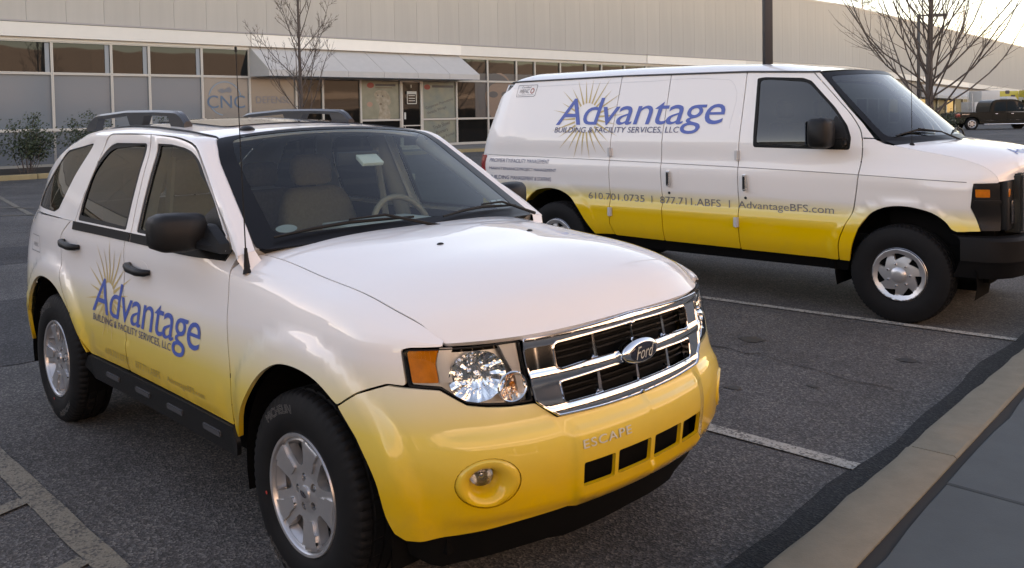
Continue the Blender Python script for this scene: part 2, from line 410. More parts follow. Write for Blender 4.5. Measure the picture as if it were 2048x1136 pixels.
# ---------- van side: u along contour, v = height-like
VG=[.35,.47,.53,.70,.79,.82,1.0,1.19,1.24,1.42,1.7,1.93,2.02,2.08]
def van_side():
    st=[(-5.35,-4.78,0),(-4.95,-4.77,.5),(-4.72,-4.74,.78),(-4.56,-4.66,.90),(-4.42,-4.51,.952),(-4.2,-4.2,.975),(-3.5,-3.5,.995),(-2.5,-2.5,1.0),(-1.3,-1.3,1.0),(-.5,-.5,.998),(0,0,.998),(.3,.3,.985),(.5,.5,.955),(.62,.6,.925),(.76,.71,.84)]
    off=[.07,.03,.012,.004,.010,.022,.008,.0,.012,.018,.085,.145,.168,.19]
    uk=[];P=[]
    for u,x,y in st:
        lean=max(0,(-4.1-x))  # rear end leans forward at the top
        c=[]
        for j,z in enumerate(VG):
            xx=x
            if x<-4.3: xx=x+max(0,z-1.2)*.27*(min(1,(-4.3-x)/.18))
            o=off[j]
            if x>-.45 and z>1.3: o=off[j]+min(1,(x+.45)/.5)*.07
            if x>-.45 and z==1.24: o+=min(1,(x+.45)/.5)*.018
            c.append((xx,max(0,y-o*(1 if y>.3 else 0)),z))
        uk.append(u);P.append(c)
    return Grid(uk,VG,P)
# ------------------------------------------------------------------ shared vehicle materials
M_BLACKP = simple('black_plastic', (.0075, .0075, .008), .5, spec=.3, bump=.3, bscale=900)
M_RUBBER = simple('rubber_seal', (.006, .006, .006), .6, spec=.25)
M_DARK = simple('dark_interior', (.006, .006, .0065), .85, spec=.1)
M_UNDER = simple('underbody_black', (.004, .004, .004), .9, spec=.1)
M_CHROME = simple('chrome', (.82, .83, .85), .06, metal=1)
M_DCHROME = simple('satin_trim', (.45, .46, .48), .25, metal=1)
M_ALLOY = simple('painted_alloy', (.52, .52, .525), .32, metal=.75, coat=.4, noise=.05, nscale=12)
M_TYRE = simple('tyre_rubber', (.0065, .0065, .007), .7, spec=.22, noise=.25, nscale=18)
M_MESH = simple('grille_black', (.003, .003, .003), .7, spec=.1)
M_BLUE = simple('blue_lettering', (.048, .115, .40), .45)
M_NAVY = simple('navy_lettering', (.045, .065, .16), .5)
M_GREY = simple('grey_lettering', (.16, .16, .17), .5)
M_DULL = simple('dull_gold_lettering', (.33, .235, .06), .5)
M_GOLD = simple('gold_ray', (.55, .40, .17), .45)
M_SEAT = simple('beige_seat_cloth', (.25, .215, .175), .9, noise=.15, nscale=60)
M_TRIM = simple('grey_beige_trim', (.34, .32, .29), .75)
M_RED = simple('red_lamp', (.32, .012, .014), .12, coat=1)
M_AMBER = simple('amber_lens', (.62, .16, .008), .12, coat=1, noise=.25, nscale=25)
M_WHITEP = simple('white_plastic', (.72, .76, .70), .4)
M_SILVERB = simple('badge_silver', (.70, .68, .58), .3, metal=.35)
M_FORDBLUE = simple('badge_dark', (.02, .025, .04), .15, coat=1)
G_WIND = glass('windshield_glass', (.58, .69, .67), .034)
G_SIDE = glass('side_glass', (.26, .32, .30), .038)
G_PRIV = glass('privacy_glass', (.035, .035, .037), .05)
G_LENS = glass('clear_lens', (.93, .95, .95), .045)
M_REFL = simple('reflector', (.90, .91, .92), .12, metal=1)
M_WELL = simple('wheel_well', (.004, .004, .004), .95, spec=.1)

# ------------------------------------------------------------------ wheels
def arc_text(s, R0, h, a0, width, M, flip=False):
    pass
def ring_letters(name, s, r, h, amid, span, yplane, mat, parent, stroke=.0012, n=1):
    """outlined raised letters round a tyre sidewall; seen from -Y, so angles run clockwise"""
    bm = bmesh.new()
    lo_, lo, hi = text_loops(s, bold=.0); k = h/(hi[1]-lo[1]); wd = (hi[0]-lo[0])
    for am in amid:
        for lp in lo_:
            m = len(lp); pts = []
            for x, y in lp:
                t = (x-lo[0])/wd; rr = r+(y-lo[1])*k; a = am+span*(.5-t)
                pts.append((rr*math.cos(a), yplane-.0012-.0022*((rr-r)/h), rr*math.sin(a)))
            q = [Vector(p) for p in pts]
            ins = []
            for i in range(m):
                t = (q[(i+1) % m]-q[i-1]); t.normalize(); nrm = Vector((t.z, 0, -t.x)); ins.append(q[i]+nrm*stroke)
            a_ = [bm.verts.new(p) for p in q]; b_ = [bm.verts.new(p) for p in ins]
            for i in range(m):
                try: bm.faces.new((a_[i], a_[(i+1) % m], b_[(i+1) % m], b_[i]))
                except ValueError: pass
    return bmob(name, bm, mat, parent)
def tyre(parent, R0, rim, wdt, yo, blocks=66):
    """tyre turned about Y; outer sidewall faces -Y at yo"""
    yi = yo+wdt; h = R0-rim
    prof = [(rim-.004, yo+.028), (rim+.006, yo+.016), (rim+h*.22, yo+.004), (rim+h*.45, yo), (rim+h*.62, yo+.003), (rim+h*.76, yo+.010), (R0-.014, yo+.020), (R0-.006, yo+.029),
            (R0-.001, yo+.043), (R0, yo+.060), (R0-.009, yo+.063), (R0-.009, yo+.070), (R0+.001, yo+.073), (R0+.001, yo+wdt/2-.005), (R0-.009, yo+wdt/2-.003), (R0-.009, yo+wdt/2+.003), (R0+.001, yo+wdt/2+.005),
            (R0+.001, yi-.073), (R0-.009, yi-.070), (R0-.009, yi-.063), (R0, yi-.06), (R0-.006, yi-.029), (rim+h*.7, yi-.008), (rim+h*.45, yi), (rim-.004, yi-.028)]
    nseg = blocks*3
    def mod(j, k):
        if j in (6, 7, 8, 9): return -.006 if k % 3 == 0 else 0
        if j in (12, 13): return -.008 if (k+1) % 6 == 0 else 0
        if j in (5,): return -.003 if k % 6 == 0 else 0
        return 0
    return lathe('tyre', prof, M_TYRE, parent, nseg, mod=mod, smooth=28)
def dish(prof):
    rk = [p[0] for p in prof]; yk = [p[1] for p in prof]
    def F(u, v):
        u = np.asarray(u, float); v = np.asarray(v, float); r = np.sqrt(u*u+v*v)
        return np.stack([u, np.interp(r, rk, yk), v], 1)
    return F
OUTY = lambda X: np.stack([np.zeros(len(X)), -np.ones(len(X)), np.zeros(len(X))], 1)
def pol(r, a): return (r*math.cos(a), r*math.sin(a))
def suv_wheel(name, parent, x, y, z, spin, side=1):
    o = bpy.data.objects.new(name, None); link(o, parent); o.location = (x, y, z); o.rotation_euler = (0, spin, 0 if side > 0 else math.pi)
    yo = -.108
    tyre(o, .366, .212, .226, yo)
    # barrel and lip
    lathe('rim', [(.150, -.02), (.196, -.03), (.200, yo+.022), (.207, yo+.012), (.216, yo+.010), (.219, yo+.016), (.214, yo+.03), (.205, .10)], M_ALLOY, o, 72, smooth=40)
    F = dish([(0, yo+.030), (.035, yo+.030), (.07, yo+.036), (.12, yo+.030), (.19, yo+.022), (.205, yo+.03)])
    loops = [[pol(.2035, 2*math.pi*k/80) for k in range(80)]]
    for k in range(5):
        c = math.pi/2+math.pi/5+k*2*math.pi/5
        loops.append(rounded([pol(.100, c-.13), pol(.100, c+.13), pol(.150, c+.245), pol(.192, c+.27), pol(.192, c+.09), pol(.192, c-.09), pol(.192, c-.27), pol(.150, c-.245)], .012, 3))
        a = math.pi/2+k*2*math.pi/5
        loops.append(ellipse(*pol(.0572, a+.63), .0145, .0145, 14))
    sp = panel('spoke_face', F, loops, M_ALLOY, o, .013, flange=.035, out=OUTY)
    for k in range(5):
        a = math.pi/2+k*2*math.pi/5
        q = rounded([pol(.098, a-.20), pol(.098, a+.20), pol(.140, a+.19), pol(.146, a+.235), pol(.196, a+.21), pol(.196, a-.21), pol(.146, a-.16), pol(.140, a-.19)], .006, 2)
        panel('spoke', F, [q], M_ALLOY, o, .013, flange=.009, lift=.008, out=OUTY)
        b = a+.63
        M = Matrix.Translation((pol(.0572, b)[0], yo+.036, pol(.0572, b)[1]))
        lathe('lug_nut', [(0, 0), (.007, 0), (.0095, .004), (.0095, .03)], M_CHROME, o, 6, M)
    cap = lathe('centre_cap', [(0, yo+.021), (.02, yo+.0215), (.028, yo+.024), (.031, yo+.033)], M_ALLOY, o, 32)
    panel('badge', dish([(0, yo+.0205), (.03, yo+.0215)]), [ellipse(0, 0, .021, .009)], M_FORDBLUE, cap, .02, flange=0, lift=.0012, out=OUTY)
    lathe('brake_disc', [(.03, -.01), (.14, -.01), (.14, .01), (.03, .01)], simple('brake_steel', (.12, .115, .11), .45, metal=.9), o, 40)
    bm = bmesh.new(); bm_box(bm, -.10, .02, -.05, .04, .09, .15); bmesh.ops.bevel(bm, geom=bm.edges[:], offset=.012, segments=2, affect='EDGES'); bmob('brake_caliper', bm, M_UNDER, o)
    for a_ in (math.pi/2+spin+.42, -math.pi/2+spin+.55, -math.pi/2+spin-.45): ring_letters('lettering', 'MICHELIN', .292, .031, [a_], .62, yo+.001, simple('tyre_letter', (.20, .19, .18), .7), o)
    lathe('valve_dot', [(0, 0), (.007, 0)], simple('red_dot', (.45, .03, .02), .5), o, 12, Matrix.Translation((.235*math.cos(-2.2-spin), yo+.0015, .235*math.sin(-2.2-spin))))
    return o
def van_wheel(name, parent, x, y, z, spin, side=1):
    o = bpy.data.objects.new(name, None); link(o, parent); o.location = (x, y, z); o.rotation_euler = (0, spin, 0 if side > 0 else math.pi)
    yo = -.115
    tyre(o, .392, .212, .235, yo, 70)
    lathe('rim', [(.10, 0), (.19, -.02), (.203, yo+.03), (.214, yo+.014), (.219, yo+.018), (.205, .10)], M_DCHROME, o, 64)
    F = dish([(0, yo+.005), (.065, yo+.008), (.10, yo+.012), (.16, yo+.022), (.19, yo+.010), (.204, yo+.004), (.209, yo+.014)])
    loops = [[pol(.208, 2*math.pi*k/80) for k in range(80)]]
    for k in range(7):
        c = math.pi/2+k*2*math.pi/7+.2
        loops.append(rounded([pol(.118, c+.24), pol(.172, c+.26), pol(.172, c+.02), pol(.166, c-.33), pol(.140, c-.10)], .009, 3))
    hc = panel('wheel_cover', F, loops, M_ALLOY, o, .011, flange=.03, out=OUTY)
    lathe('backing', [(.02, yo+.045), (.20, yo+.045)], M_UNDER, hc, 40)
    lathe('hub_dome', [(0, yo-.018), (.03, yo-.0165), (.05, yo-.011), (.062, yo-.001), (.064, yo+.012)], M_ALLOY, hc, 40)
    for k in range(7):
        a = math.pi/2+k*2*math.pi/7+.45
        M = Matrix.Translation((pol(.088, a)[0], yo+.002, pol(.088, a)[1]))
        lathe('lug_nut', [(0, -.006), (.007, -.005), (.0105, 0), (.0115, .012)], M_CHROME, hc, 12, M)
    return o
def well(parent, x, z, y0, y1, r, mat=None):
    """wheel-arch liner: half drum open to the outside"""
    bm = bmesh.new(); n = 20; rings = []
    for k in range(n+1):
        a = math.pi*k/n*1.16-.08*math.pi
        rings.append([bm.verts.new((x+r*math.cos(a), yy, z+r*math.sin(a))) for yy in (y0, y1)])
    for a, b in zip(rings, rings[1:]): bm.faces.new((a[0], b[0], b[1], a[1]))
    bm.faces.new([q[1] for q in rings])
    return bmob('wheel_liner', bm, M_WELL, parent)
# ================================================================== the SUV
def build_suv():
    SB, SG = suv_belt(), suv_green()
    root = empty('parked_suv', 'white SUV with yellow sills, blue lettering and roof rails parked nearest the camera', 'suv')
    P = paint('suv_wrap', root, .50, .93, slope=-.012)
    def flare(x, z):
        d0 = np.hypot(x-.045, z-.37); d1 = np.hypot(x+2.60, z-.37)
        f = lambda d: .020*smooth01((.60-d)/.065)
        return f(d0)*smooth01((x+.47)/.13)+f(d1)
    def FB(u, v):
        u = np.asarray(u, float); v = np.asarray(v, float)
        X = SB(u, v); n = SB.nrm(u, v); n = n*np.sign(n[:, 1:2]*X[:, 1:2]+n[:, 0:1]*(X[:, 0:1]+1)+1e-9)
        d = flare(X[:, 0], X[:, 2])*(X[:, 1] > .6)
        d = d+.007*smooth01((u+2.0)/.1)*smooth01((-.50-u)/.1)*smooth01((.655+.02*(u+1.2)*-.5-X[:, 2])/.02)*smooth01((X[:, 2]-.50)/.05)   # moulding low on the doors
        d = d+.010*smooth01((u-1.135)/.02)*smooth01((.698-X[:, 2])/.05)                           # raised centre of the bumper
        d = d+.012*smooth01((u-.62)/.2)*smooth01((.700-X[:, 2])/.03)*smooth01((X[:, 2]-.40)/.05)
        d = d+.013*smooth01((u-1.135)/.03)*smooth01((.474-X[:, 2])/.012)*smooth01((X[:, 2]-.405)/.03)
        return X+n*d[:, None]
    OB = lambda X: np.stack([np.where(X[:, 0] > .3, 1.0, np.where(X[:, 0] < -3.2, -1., 0))*np.where(X[:, 1] < .8, 1, .3), X[:, 1], smooth01((X[:, 2]-.88)/.08)*1.2*np.where(X[:, 0] > -.5, 1, 0)], 1)
    FR = lambda u, v: FB(u, v)*[1, -1, 1]
    OR = lambda X: OB(X*[1, -1, 1])*[1, -1, 1]
    def zv(pts):
        pts = finer(pts)
        u = np.array([p[0] for p in pts]); z = np.array([p[1] for p in pts]); v = SB.v_of_z(u, np.minimum(z, 5))
        return [(a, (c-10 if c > 5 else b)) for a, b, c in zip(u, v, z)]
    def bp(name, pts, parent=root, mat=None, r=.012, holes=(), step=.06, **k):
        return panel(name, FR, [rounded(zv(pts), r)]+[zv(h) for h in holes], mat or P, parent, step, out=OR, **k)
    T = 11.22
    A0 = cr([(.307, .763), (.186, .820), (.061, .838), (-.072, .825), (-.181, .773), (-.30, .663), (-.372, .566), (-.432, .46)])
    fend = [(-.478, T), (.40, T), (.58, T), (.692, T), (.697, .974), (.585, .973), (.556, .965), (.580, .855), (.512, .857), (.40, .819)]+A0+[(-.456, .46), (-.458, .721), (-.491, .887), (-.504, 1.022), (-.525, 1.10)]
    fdoor = [(-.560, T)]+cr([(-.533, 1.10), (-.511, 1.022), (-.498, .887), (-.466, .721), (-.464, .502)], 3)+[ (-1.512, .508), (-1.516, .66), (-1.560, .92), (-1.562, T)]
    rdoor = [(-1.570, T), (-1.568, .92), (-1.524, .66), (-1.520, .508)]+cr([(-2.02, .502), (-2.12, .60), (-2.23, .70), (-2.36, .84), (-2.425, .98), (-2.42, 1.08), (-2.335, 1.15)], 4)+[(-2.30, T)]
    quart = [(-2.308, T)]+cr([(-2.343, 1.156), (-2.428, 1.084), (-2.433, .98), (-2.368, .836), (-2.237, .694), (-2.128, .594), (-2.05, .515)], 4)+cr([
             (-2.052, .500), (-2.095, .56), (-2.175, .645), (-2.317, .742), (-2.483, .814), (-2.62, .832), (-2.76, .818), (-2.88, .76), (-2.97, .68), (-3.03, .58)], 4)+[(-3.06, .70), (-3.50, .70), (-3.50, .875), (-3.235, .875), (-3.20, 1.105), (-3.50, 1.105), (-3.50, T)]
    sides = [(FR, OR, -1, None)]
    FL = FB; OL = OB
    pieces = {}
    for s in (1, -1):
        F, O = (FR, OR) if s > 0 else (FL, OL)
        q = lambda nm, pts, r=.012, mat=None, par=root, holes=(), step=.036 if s > 0 else .06, **k: panel(nm, F, [rounded(zv(pts), r)]+[zv(h) for h in holes], mat or P, par, step, out=O, **k)
        fe = q('fender', fend); fd = q('front_door', fdoor); rd = q('rear_door', rdoor); qp = q('quarter_panel', quart)
        pieces[s] = (fe, fd, rd, qp)
        q('tail_lamp', [(-3.24, .882), (-3.56, .882), (-3.56, 1.098), (-3.207, 1.098)], mat=M_RED)
        # lower black cladding with lighter step pads
        ck = q('rocker', [(-2.03, .495), (-.46, .497), (-.43, .44), (-.46, .375), (-2.0, .375), (-2.06, .44)], mat=M_BLACKP, lift=.012)
        for x in (-1.80, -1.44, -1.09, -.73):
            q('step_pad', [(x, .452), (x+.155, .452), (x+.155, .428), (x, .428)], mat=simple('grey_step_pad', (.055, .058, .064), .5), par=ck, lift=.019, r=.006)
        # greenhouse
        GF = (lambda u, v: SG(u, v)*[1, -1, 1]) if s > 0 else (lambda u, v: SG(u, v))
        def gv(pts):
            pts = finer(pts, .05)
            u = np.array([p[0] for p in pts]); z = np.array([p[1] for p in pts]); v = SG.v_of_z(u, np.minimum(z, 5), 1.0)
            v = np.where(z <= 1.172, 0.0, v)
            return [(a, (c-10 if c > 5 else b)) for a, b, c in zip(u, v, z)]
        def GS(u, v): return GF(u, np.asarray(v)/.45)
        g = lambda nm, pts, par, mat=None, r=.01, holes=(), step=.045, rh=.045, **k: panel(nm, GS, [[(a, b*.45) for a, b in rounded(gv(pts), r)]]+[[(a, b*.45) for a, b in rounded(gv(h), rh)] for h in holes], mat or P, par, step, out=lambda X: np.stack([np.full(len(X), .25), np.sign(X[:, 1]), np.full(len(X), .75)], 1), **k)
        fw = [(-1.508, 1.592)]+cr([(-1.345, 1.590), (-1.13, 1.563), (-1.00, 1.515), (-.88, 1.44), (-.748, 1.352), (-.625, 1.262)], 3)+[(-.575, 1.178), (-1.445, 1.178)]
        rw = [(-1.635, 1.592)]+cr([(-2.03, 1.590), (-2.11, 1.572), (-2.165, 1.540), (-2.245, 1.424), (-2.245, 1.25)], 3)+[(-2.232, 1.178), (-1.570, 1.178)]
        ff = g('window_frame', [(-1.597, 1.634)]+cr([(-1.35, 1.622), (-1.219, 1.607), (-1.10, 1.578), (-.964, 1.50), (-.83, 1.415), (-.709, 1.332), (-.57, 1.235)], 3)+[(-.55, 1.17), (-1.498, 1.17)], fd, holes=[fw])
        rf = g('window_frame', [(-1.605, 1.634)]+cr([(-2.07, 1.634), (-2.125, 1.627), (-2.165, 1.60), (-2.215, 1.471), (-2.262, 1.23)], 3)+[(-2.262, 1.20), (-2.262, 1.17), (-1.506, 1.17)], rd, holes=[rw])
        def inset(pts, k):
            c = np.mean(np.array(pts), 0); return [tuple(c+(np.array(p)-c)*(1-k/np.linalg.norm(np.array(p)-c))) for p in pts]
        for par, wl, gm in ((fd, fw, G_SIDE), (rd, rw, G_PRIV)):
            g('window_seal', wl, par, M_RUBBER, r=.045, holes=[inset(wl, .030)], lift=-.003, flange=.012)
            w1 = g('window', inset(wl, .02), par, gm, r=.02, lift=-.009, flange=0)
        for nm, par, u0, u1 in (('belt_trim', fd, -.60, -1.495), ('belt_trim', rd, -1.512, -2.262)):
            panel(nm, F, [zv([(u0, 1.128), (u0, T), (u1, T), (u1, 1.128)])], M_RUBBER, par, .08, out=O, lift=.006, flange=.01)
        # sail triangle of the front door
        # body side above the doors, the D pillar and the roof edge
        qw = [(-2.36, 1.585), (-2.74, 1.540), (-2.80, 1.507), (-2.93, 1.385), (-3.075, 1.235), (-3.06, 1.205), (-2.64, 1.195), (-2.58, 1.215), (-2.49, 1.40)]
        edge = [(-2.27, 1.17)]+cr([(-2.27, 1.23), (-2.223, 1.471), (-2.173, 1.606), (-2.128, 1.635), (-2.07, 1.642)], 3)+[(-1.60, 1.642)]+cr([(-1.35, 1.630), (-1.219, 1.615), (-1.095, 1.586), (-.956, 1.508), (-.822, 1.423), (-.70, 1.34), (-.562, 1.243)], 3)+[(-.50, 1.19), (-.435, 1.16),
                (-.432, 11.13), (-.75, 11.15), (-1.02, 11.17), (-1.08, 11.21), (-1.16, 11.3), (-1.6, 11.3), (-2.3, 11.3), (-2.85, 11.3), (-3.2, 11.3), (-3.39, 11.3), (-3.36, 1.18)]
        bs = g('body_side', edge, root, holes=[qw], r=.006, flange=.007)
        vv_ = np.linspace(0, 1.13, 10); X = GF(np.full(10, -.436), vv_); Y_ = X+np.array([.045, 0, -.075]); Y_[:, 1] *= .965
        meshob('pillar_foot', np.concatenate([X, Y_]), [(i, i+1, i+11, i+10) for i in range(9)], P, bs, True)
        g('window_seal', qw, bs, M_RUBBER, r=.02, holes=[inset(qw, .008)], lift=-.002, flange=.01)
        g('window', inset(qw, .006), bs, G_PRIV, r=.02, lift=-.004, flange=0)
        tube('roof_ditch', [tuple(x) for x in GF(np.linspace(-1.04, -2.9, 16), np.full(16, 1.305))+np.array([0, 0, .002])], .007, M_RUBBER, root, 6)
    # lettering on the right-hand side
    fe, fd, rd, qp = pieces[1]
    DZ = lambda l: [zv(x) for x in l]
    def decal(loops, mat, lift, step=.05, nm='lettering'): return panel(nm, FR, DZ(loops), mat, root, step, flange=0, lift=lift, out=OR)
    rays = []
    cx, cz = -1.745, .835
    for k in range(22):
        a = 2*math.pi*k/22+.14; r1 = (.30 if k % 2 else .25); r0 = .07
        if math.sin(a) < -.35: r1 *= .75
        ux, uz = math.cos(a), math.sin(a)*1.0
        rays.append([(cx+r0*ux-.009*uz, cz+r0*uz+.009*ux), (cx+r1*ux, cz+r1*uz), (cx+r0*ux+.009*uz, cz+r0*uz-.009*ux)])
    panel('sun_rays', FR, DZ(rays), M_GOLD, root, .05, flange=0, lift=.0016, out=OR, grid=False)
    u0, u1 = -1.945, -.726
    adv = fit_text('Advantage', u0, u1, .684, .918, shear=.22, bold=.022, space=.93)
    decal(adv, M_BLUE, .0026)
    decal(fit_text('BUILDING & FACILITY SERVICES, LLC', -1.937, -1.015, .690, .730, shear=.18, bold=.006), M_NAVY, .0030)
    for t, a, b in (('610.701.0735', -1.78, -1.488), ('|', -1.453, -1.449), ('877.711.ABFS', -1.411, -1.135), ('|', -1.100, -1.096), ('AdvantageBFS.com', -1.061, -.69)): decal(fit_text(t, a, b, .548 if t != '|' else .541, .583, shear=.1), M_DULL, .0030)
    decal(fit_text('WBENC', -2.98, -2.86, .975, 1.0), M_GREY, .0022)
    decal([rrect(-3.02, -2.82, .945, 1.045, .01), rrect(-3.016, -2.824, .949, 1.041, .01)], M_GREY, .0022, nm='sticker')
    # door handles in recessed cups
    for s in (1, -1):
        F, O = (FR, OR) if s > 0 else (FL, OL)
        for par, xc, zc in ((pieces[s][1], -1.385, 1.015), (pieces[s][2], -2.265, 1.05)):
            cup = panel('handle_cup', F, [zv(ellipse(xc+.02, zc+.006, .078, .034))], P, par, .04, out=O, lift=.0015, flange=.002)
            c = F([xc], SB.v_of_z([xc], [zc]))[0]; sg = -1 if s > 0 else 1
            pts = [(c[0]-.105, c[1]+sg*.004, c[2]+.008), (c[0]-.09, c[1]+sg*.026, c[2]+.006), (c[0]-.04, c[1]+sg*.038, c[2]), (c[0]+.06, c[1]+sg*.038, c[2]-.006), (c[0]+.11, c[1]+sg*.024, c[2]-.006), (c[0]+.125, c[1]+sg*.004, c[2]-.005)]
            tube('handle', pts, [.012, .017, .019, .019, .017, .012], M_BLACKP, par, 10)
    # ---- front bumper, both halves in one mould
    bump = [(.312, .758), (.40, .811), (.512, .849), (.59, .846), (.693, .838), (.746, .811), (.787, .789), (.859, .777), (.945, .768), (1.028, .766), (1.109, .709), (1.3, .703), (1.5, .700), (1.5, .415)]+cr([(1.231, .412), (.948, .402), (.777, .386), (.642, .374), (.582, .373)], 4)+cr([(.545, .390), (.527, .422), (.49, .549), (.40, .675)], 5)
    holes = [ellipse(.846, .553, .102, .078), rrect(1.178, 1.312, .478, .558, .008), rrect(1.328, 1.489, .480, .561, .008)]
    bu = panel('front_bumper', FR, [rounded(zv(bump), .004)]+[zv(h) for h in holes], P, root, .034, flange=.014, out=OR, both=True)
    def slope_face(o_, i_, dep):                                    # bezel between two outlines, pressed inwards
        pass
    for s in (1, -1):
        F, O = (FR, OR) if s > 0 else (FL, OL)
        # fog-lamp bezel: ring that dips to the lamp
        bm = bmesh.new(); rings = []
        for (a, b, du, dep) in ((.1005, .0765, 0, -.004), (.092, .069, 0, .006), (.075, .057, -.003, .004), (.055, .046, -.006, -.012), (.046, .040, -.010, -.045), (.040, .036, -.012, -.075)):
            e = ellipse(.846+du, .553, a, b, 32); q = zv(e); u = np.array([p[0] for p in q]); v = np.array([p[1] for p in q]); X = F(u, v); N = surf_normals(F, np.stack([u, v], 1))
            N = N*np.sign((N*O(X)).sum(1, keepdims=True)); rings.append([bm.verts.new(x) for x in X+N*dep]); cen = (X+N*dep).mean(0); nn = N.mean(0)
        for a, b in zip(rings, rings[1:]):
            for k in range(32): bm.faces.new((a[k], a[(k+1) % 32], b[(k+1) % 32], b[k]))
        bz = bmob('fog_lamp_bezel', bm, P, bu, smooth=60)
        rot = Vector(nn).to_track_quat('-Y', 'Z').to_matrix().to_4x4(); M = Matrix.Translation(Vector(cen)+Vector(nn)*.012) @ rot
        lathe('fog_lamp', [(0, -.016), (.015, -.015), (.028, -.010), (.038, .0), (.040, .01)], G_LENS, bz, 28, M)
        lathe('fog_reflector', [(0, .03), (.012, .026), (.026, .012), (.037, -.002)], simple('fog_silver', (.42, .43, .44), .2, metal=1), bz, 28, M)
        lathe('fog_bulb', [(0, -.004), (.008, 0), (.009, .03)], M_DCHROME, bz, 14, M)
        panel('vent_mesh', F, [zv([(1.15, .46), (1.5, .46), (1.5, .575), (1.15, .575)])], M_MESH, bu, .08, out=O, lift=-.05, flange=0)
        # head lamp
        HO = [(.563, .958), (.578, .966), (.70, .967), (.985, .968), (.994, .898), (1.023, .774), (.945, .775), (.859, .784), (.787, .796), (.746, .818), (.695, .845), (.588, .851)]
        hl = panel('headlight', F, [rounded(zv([(a, min(b, .950)) for a, b in HO]), .006)], simple('lamp_silver', (.70, .71, .72), .28, metal=.85), root, .04, out=O, lift=-.05, flange=0)
        seal = panel('lamp_surround', F, [rounded(zv(HO), .008), rounded(zv([(a+(.77-a)*.022, b+(.89-b)*.05) for a, b in HO]), .008)], M_RUBBER, hl, .04, out=O, lift=-.004, flange=.016)
        I1 = [(a+(.77-a)*.018, b+(.89-b)*.04) for a, b in HO]
        panel('lens', F, [rounded(zv(I1), .008)], G_LENS, hl, .04, out=O, lift=.001, flange=0)
        AM = [(.578, .955), (.588, .966), (.685, .966), (.676, .921), (.690, .862), (.600, .862)]
        panel('amber_lens', F, [rounded(zv(AM), .006)], M_AMBER, hl, .03, out=O, lift=-.010, flange=.02)
        panel('chrome_divider', F, [rounded(zv([(.688, .968), (.735, .968), (.722, .921), (.738, .862), (.693, .862), (.679, .921)]), .004)], MATS['lamp_silver'], hl, .03, out=O, lift=-.012, flange=.03)
        panel('inner_trim', F, [rounded(zv([(.905, .968), (.978, .968), (.985, .90), (1.003, .80), (.98, .788), (.965, .86)]), .004)], simple('dark_chrome', (.42, .43, .45), .3, metal=.7), hl, .03, out=O, lift=-.018, flange=.02)
        def bowl(nm, uc, zc, a, b, dep, lobes, mat):
            bm = bmesh.new(); rings = []; n = 64
            for t in (1.0, .94, .87, .8, .72, .64, .56, .48, .4, .32, .24, .16, .08, .02):
                e = ellipse(uc, min(zc, zc), a*t, b*t, n); q = zv(e); u = np.array([p[0] for p in q]); v = np.array([p[1] for p in q]); X = F(u, v); N = surf_normals(F, np.stack([u, v], 1)); N = N*np.sign((N*O(X)).sum(1, keepdims=True))
                d = -.012-dep*(1-t*t)
                fac = np.array([.0030*math.sin(lobes*2*math.pi*k/n+3*t)*(t > .55) + .0060*math.sin(15*math.cos(2*math.pi*k/n)*t+1.0)*(.25+.75*(1-t)) + .002*math.sin(8*math.sin(2*math.pi*k/n)*t) for k in range(n)])
                rings.append([bm.verts.new(x) for x in X+N*(d+fac)[:, None]])
            for p, q in zip(rings, rings[1:]):
                for k in range(n): bm.faces.new((p[k], p[(k+1) % n], q[(k+1) % n], q[k]))
            return bmob(nm, bm, mat, hl)
        bowl('reflector', .825, .874, .103, .080, .034, 12, M_REFL)
        bowl('turn_reflector', .952, .828, .052, .044, .030, 9, simple('warm_reflector', (.85, .72, .62), .08, metal=1))
        for uc, zc, rr, mt in ((.825, .874, .010, M_CHROME), (.952, .828, .009, M_AMBER)):
            c = F([uc], SB.v_of_z([uc], [zc]))[0]; nn = np.array([.85, -.5*s, 0])
            lathe('bulb', [(0, -.035), (rr*.7, -.03), (rr, -.02), (rr, .03)], mt, hl, 16, Matrix.Translation(Vector(c-nn*.05)) @ Vector(nn).to_track_quat('-Y', 'Z').to_matrix().to_4x4())
        # ring round the turn lamp
        q = zv(ellipse(.952, .828, .054, .046, 36)); u = np.array([p[0] for p in q]); v = np.array([p[1] for p in q]); X = F(u, v); N = surf_normals(F, np.stack([u, v], 1)); N = N*np.sign((N*O(X)).sum(1, keepdims=True))
        tube('lamp_ring', [tuple(x) for x in X-N*.012], .004, M_CHROME, hl, 6, close=True)
    # ---- grille
    GO = [(.992, .972), (1.043, .971), (1.20, .973), (1.5, .985), (1.5, .708), (1.3, .710), (1.112, .717), (1.031, .772), (.999, .90)]
    h1 = [(1.126, .935), (1.140, .945), (1.30, .950), (1.5, .955), (1.5, .868), (1.3, .866), (1.146, .858), (1.130, .866)]
    h2 = [(1.138, .820), (1.30, .826), (1.5, .829), (1.5, .748), (1.3, .748), (1.162, .748), (1.148, .756)]
    def FG(u, v):
        X = SB(u, v); n = SB.nrm(u, v); n = n*np.sign((n*OB(X)).sum(1, keepdims=True)); z = X[:, 2]; d = 0
        for zc, hw, hh in ((.966, .026, .009), (.846, .018, .006), (.728, .020, .008)): d = d+hh*np.clip(1-((z-zc)/hw)**2, 0, 1)
        return (X+n*d[:, None])*[1, -1, 1]
    gr = panel('grille', FG, [zv(GO)]+[zv(h) for h in ([(a, b) if a < 1.5 else (1.4995, b) for a, b in h1], [(a, b) if a < 1.5 else (1.4995, b) for a, b in h2])], M_CHROME, root, .012, flange=.028, lift=.006, out=OR, both=True)
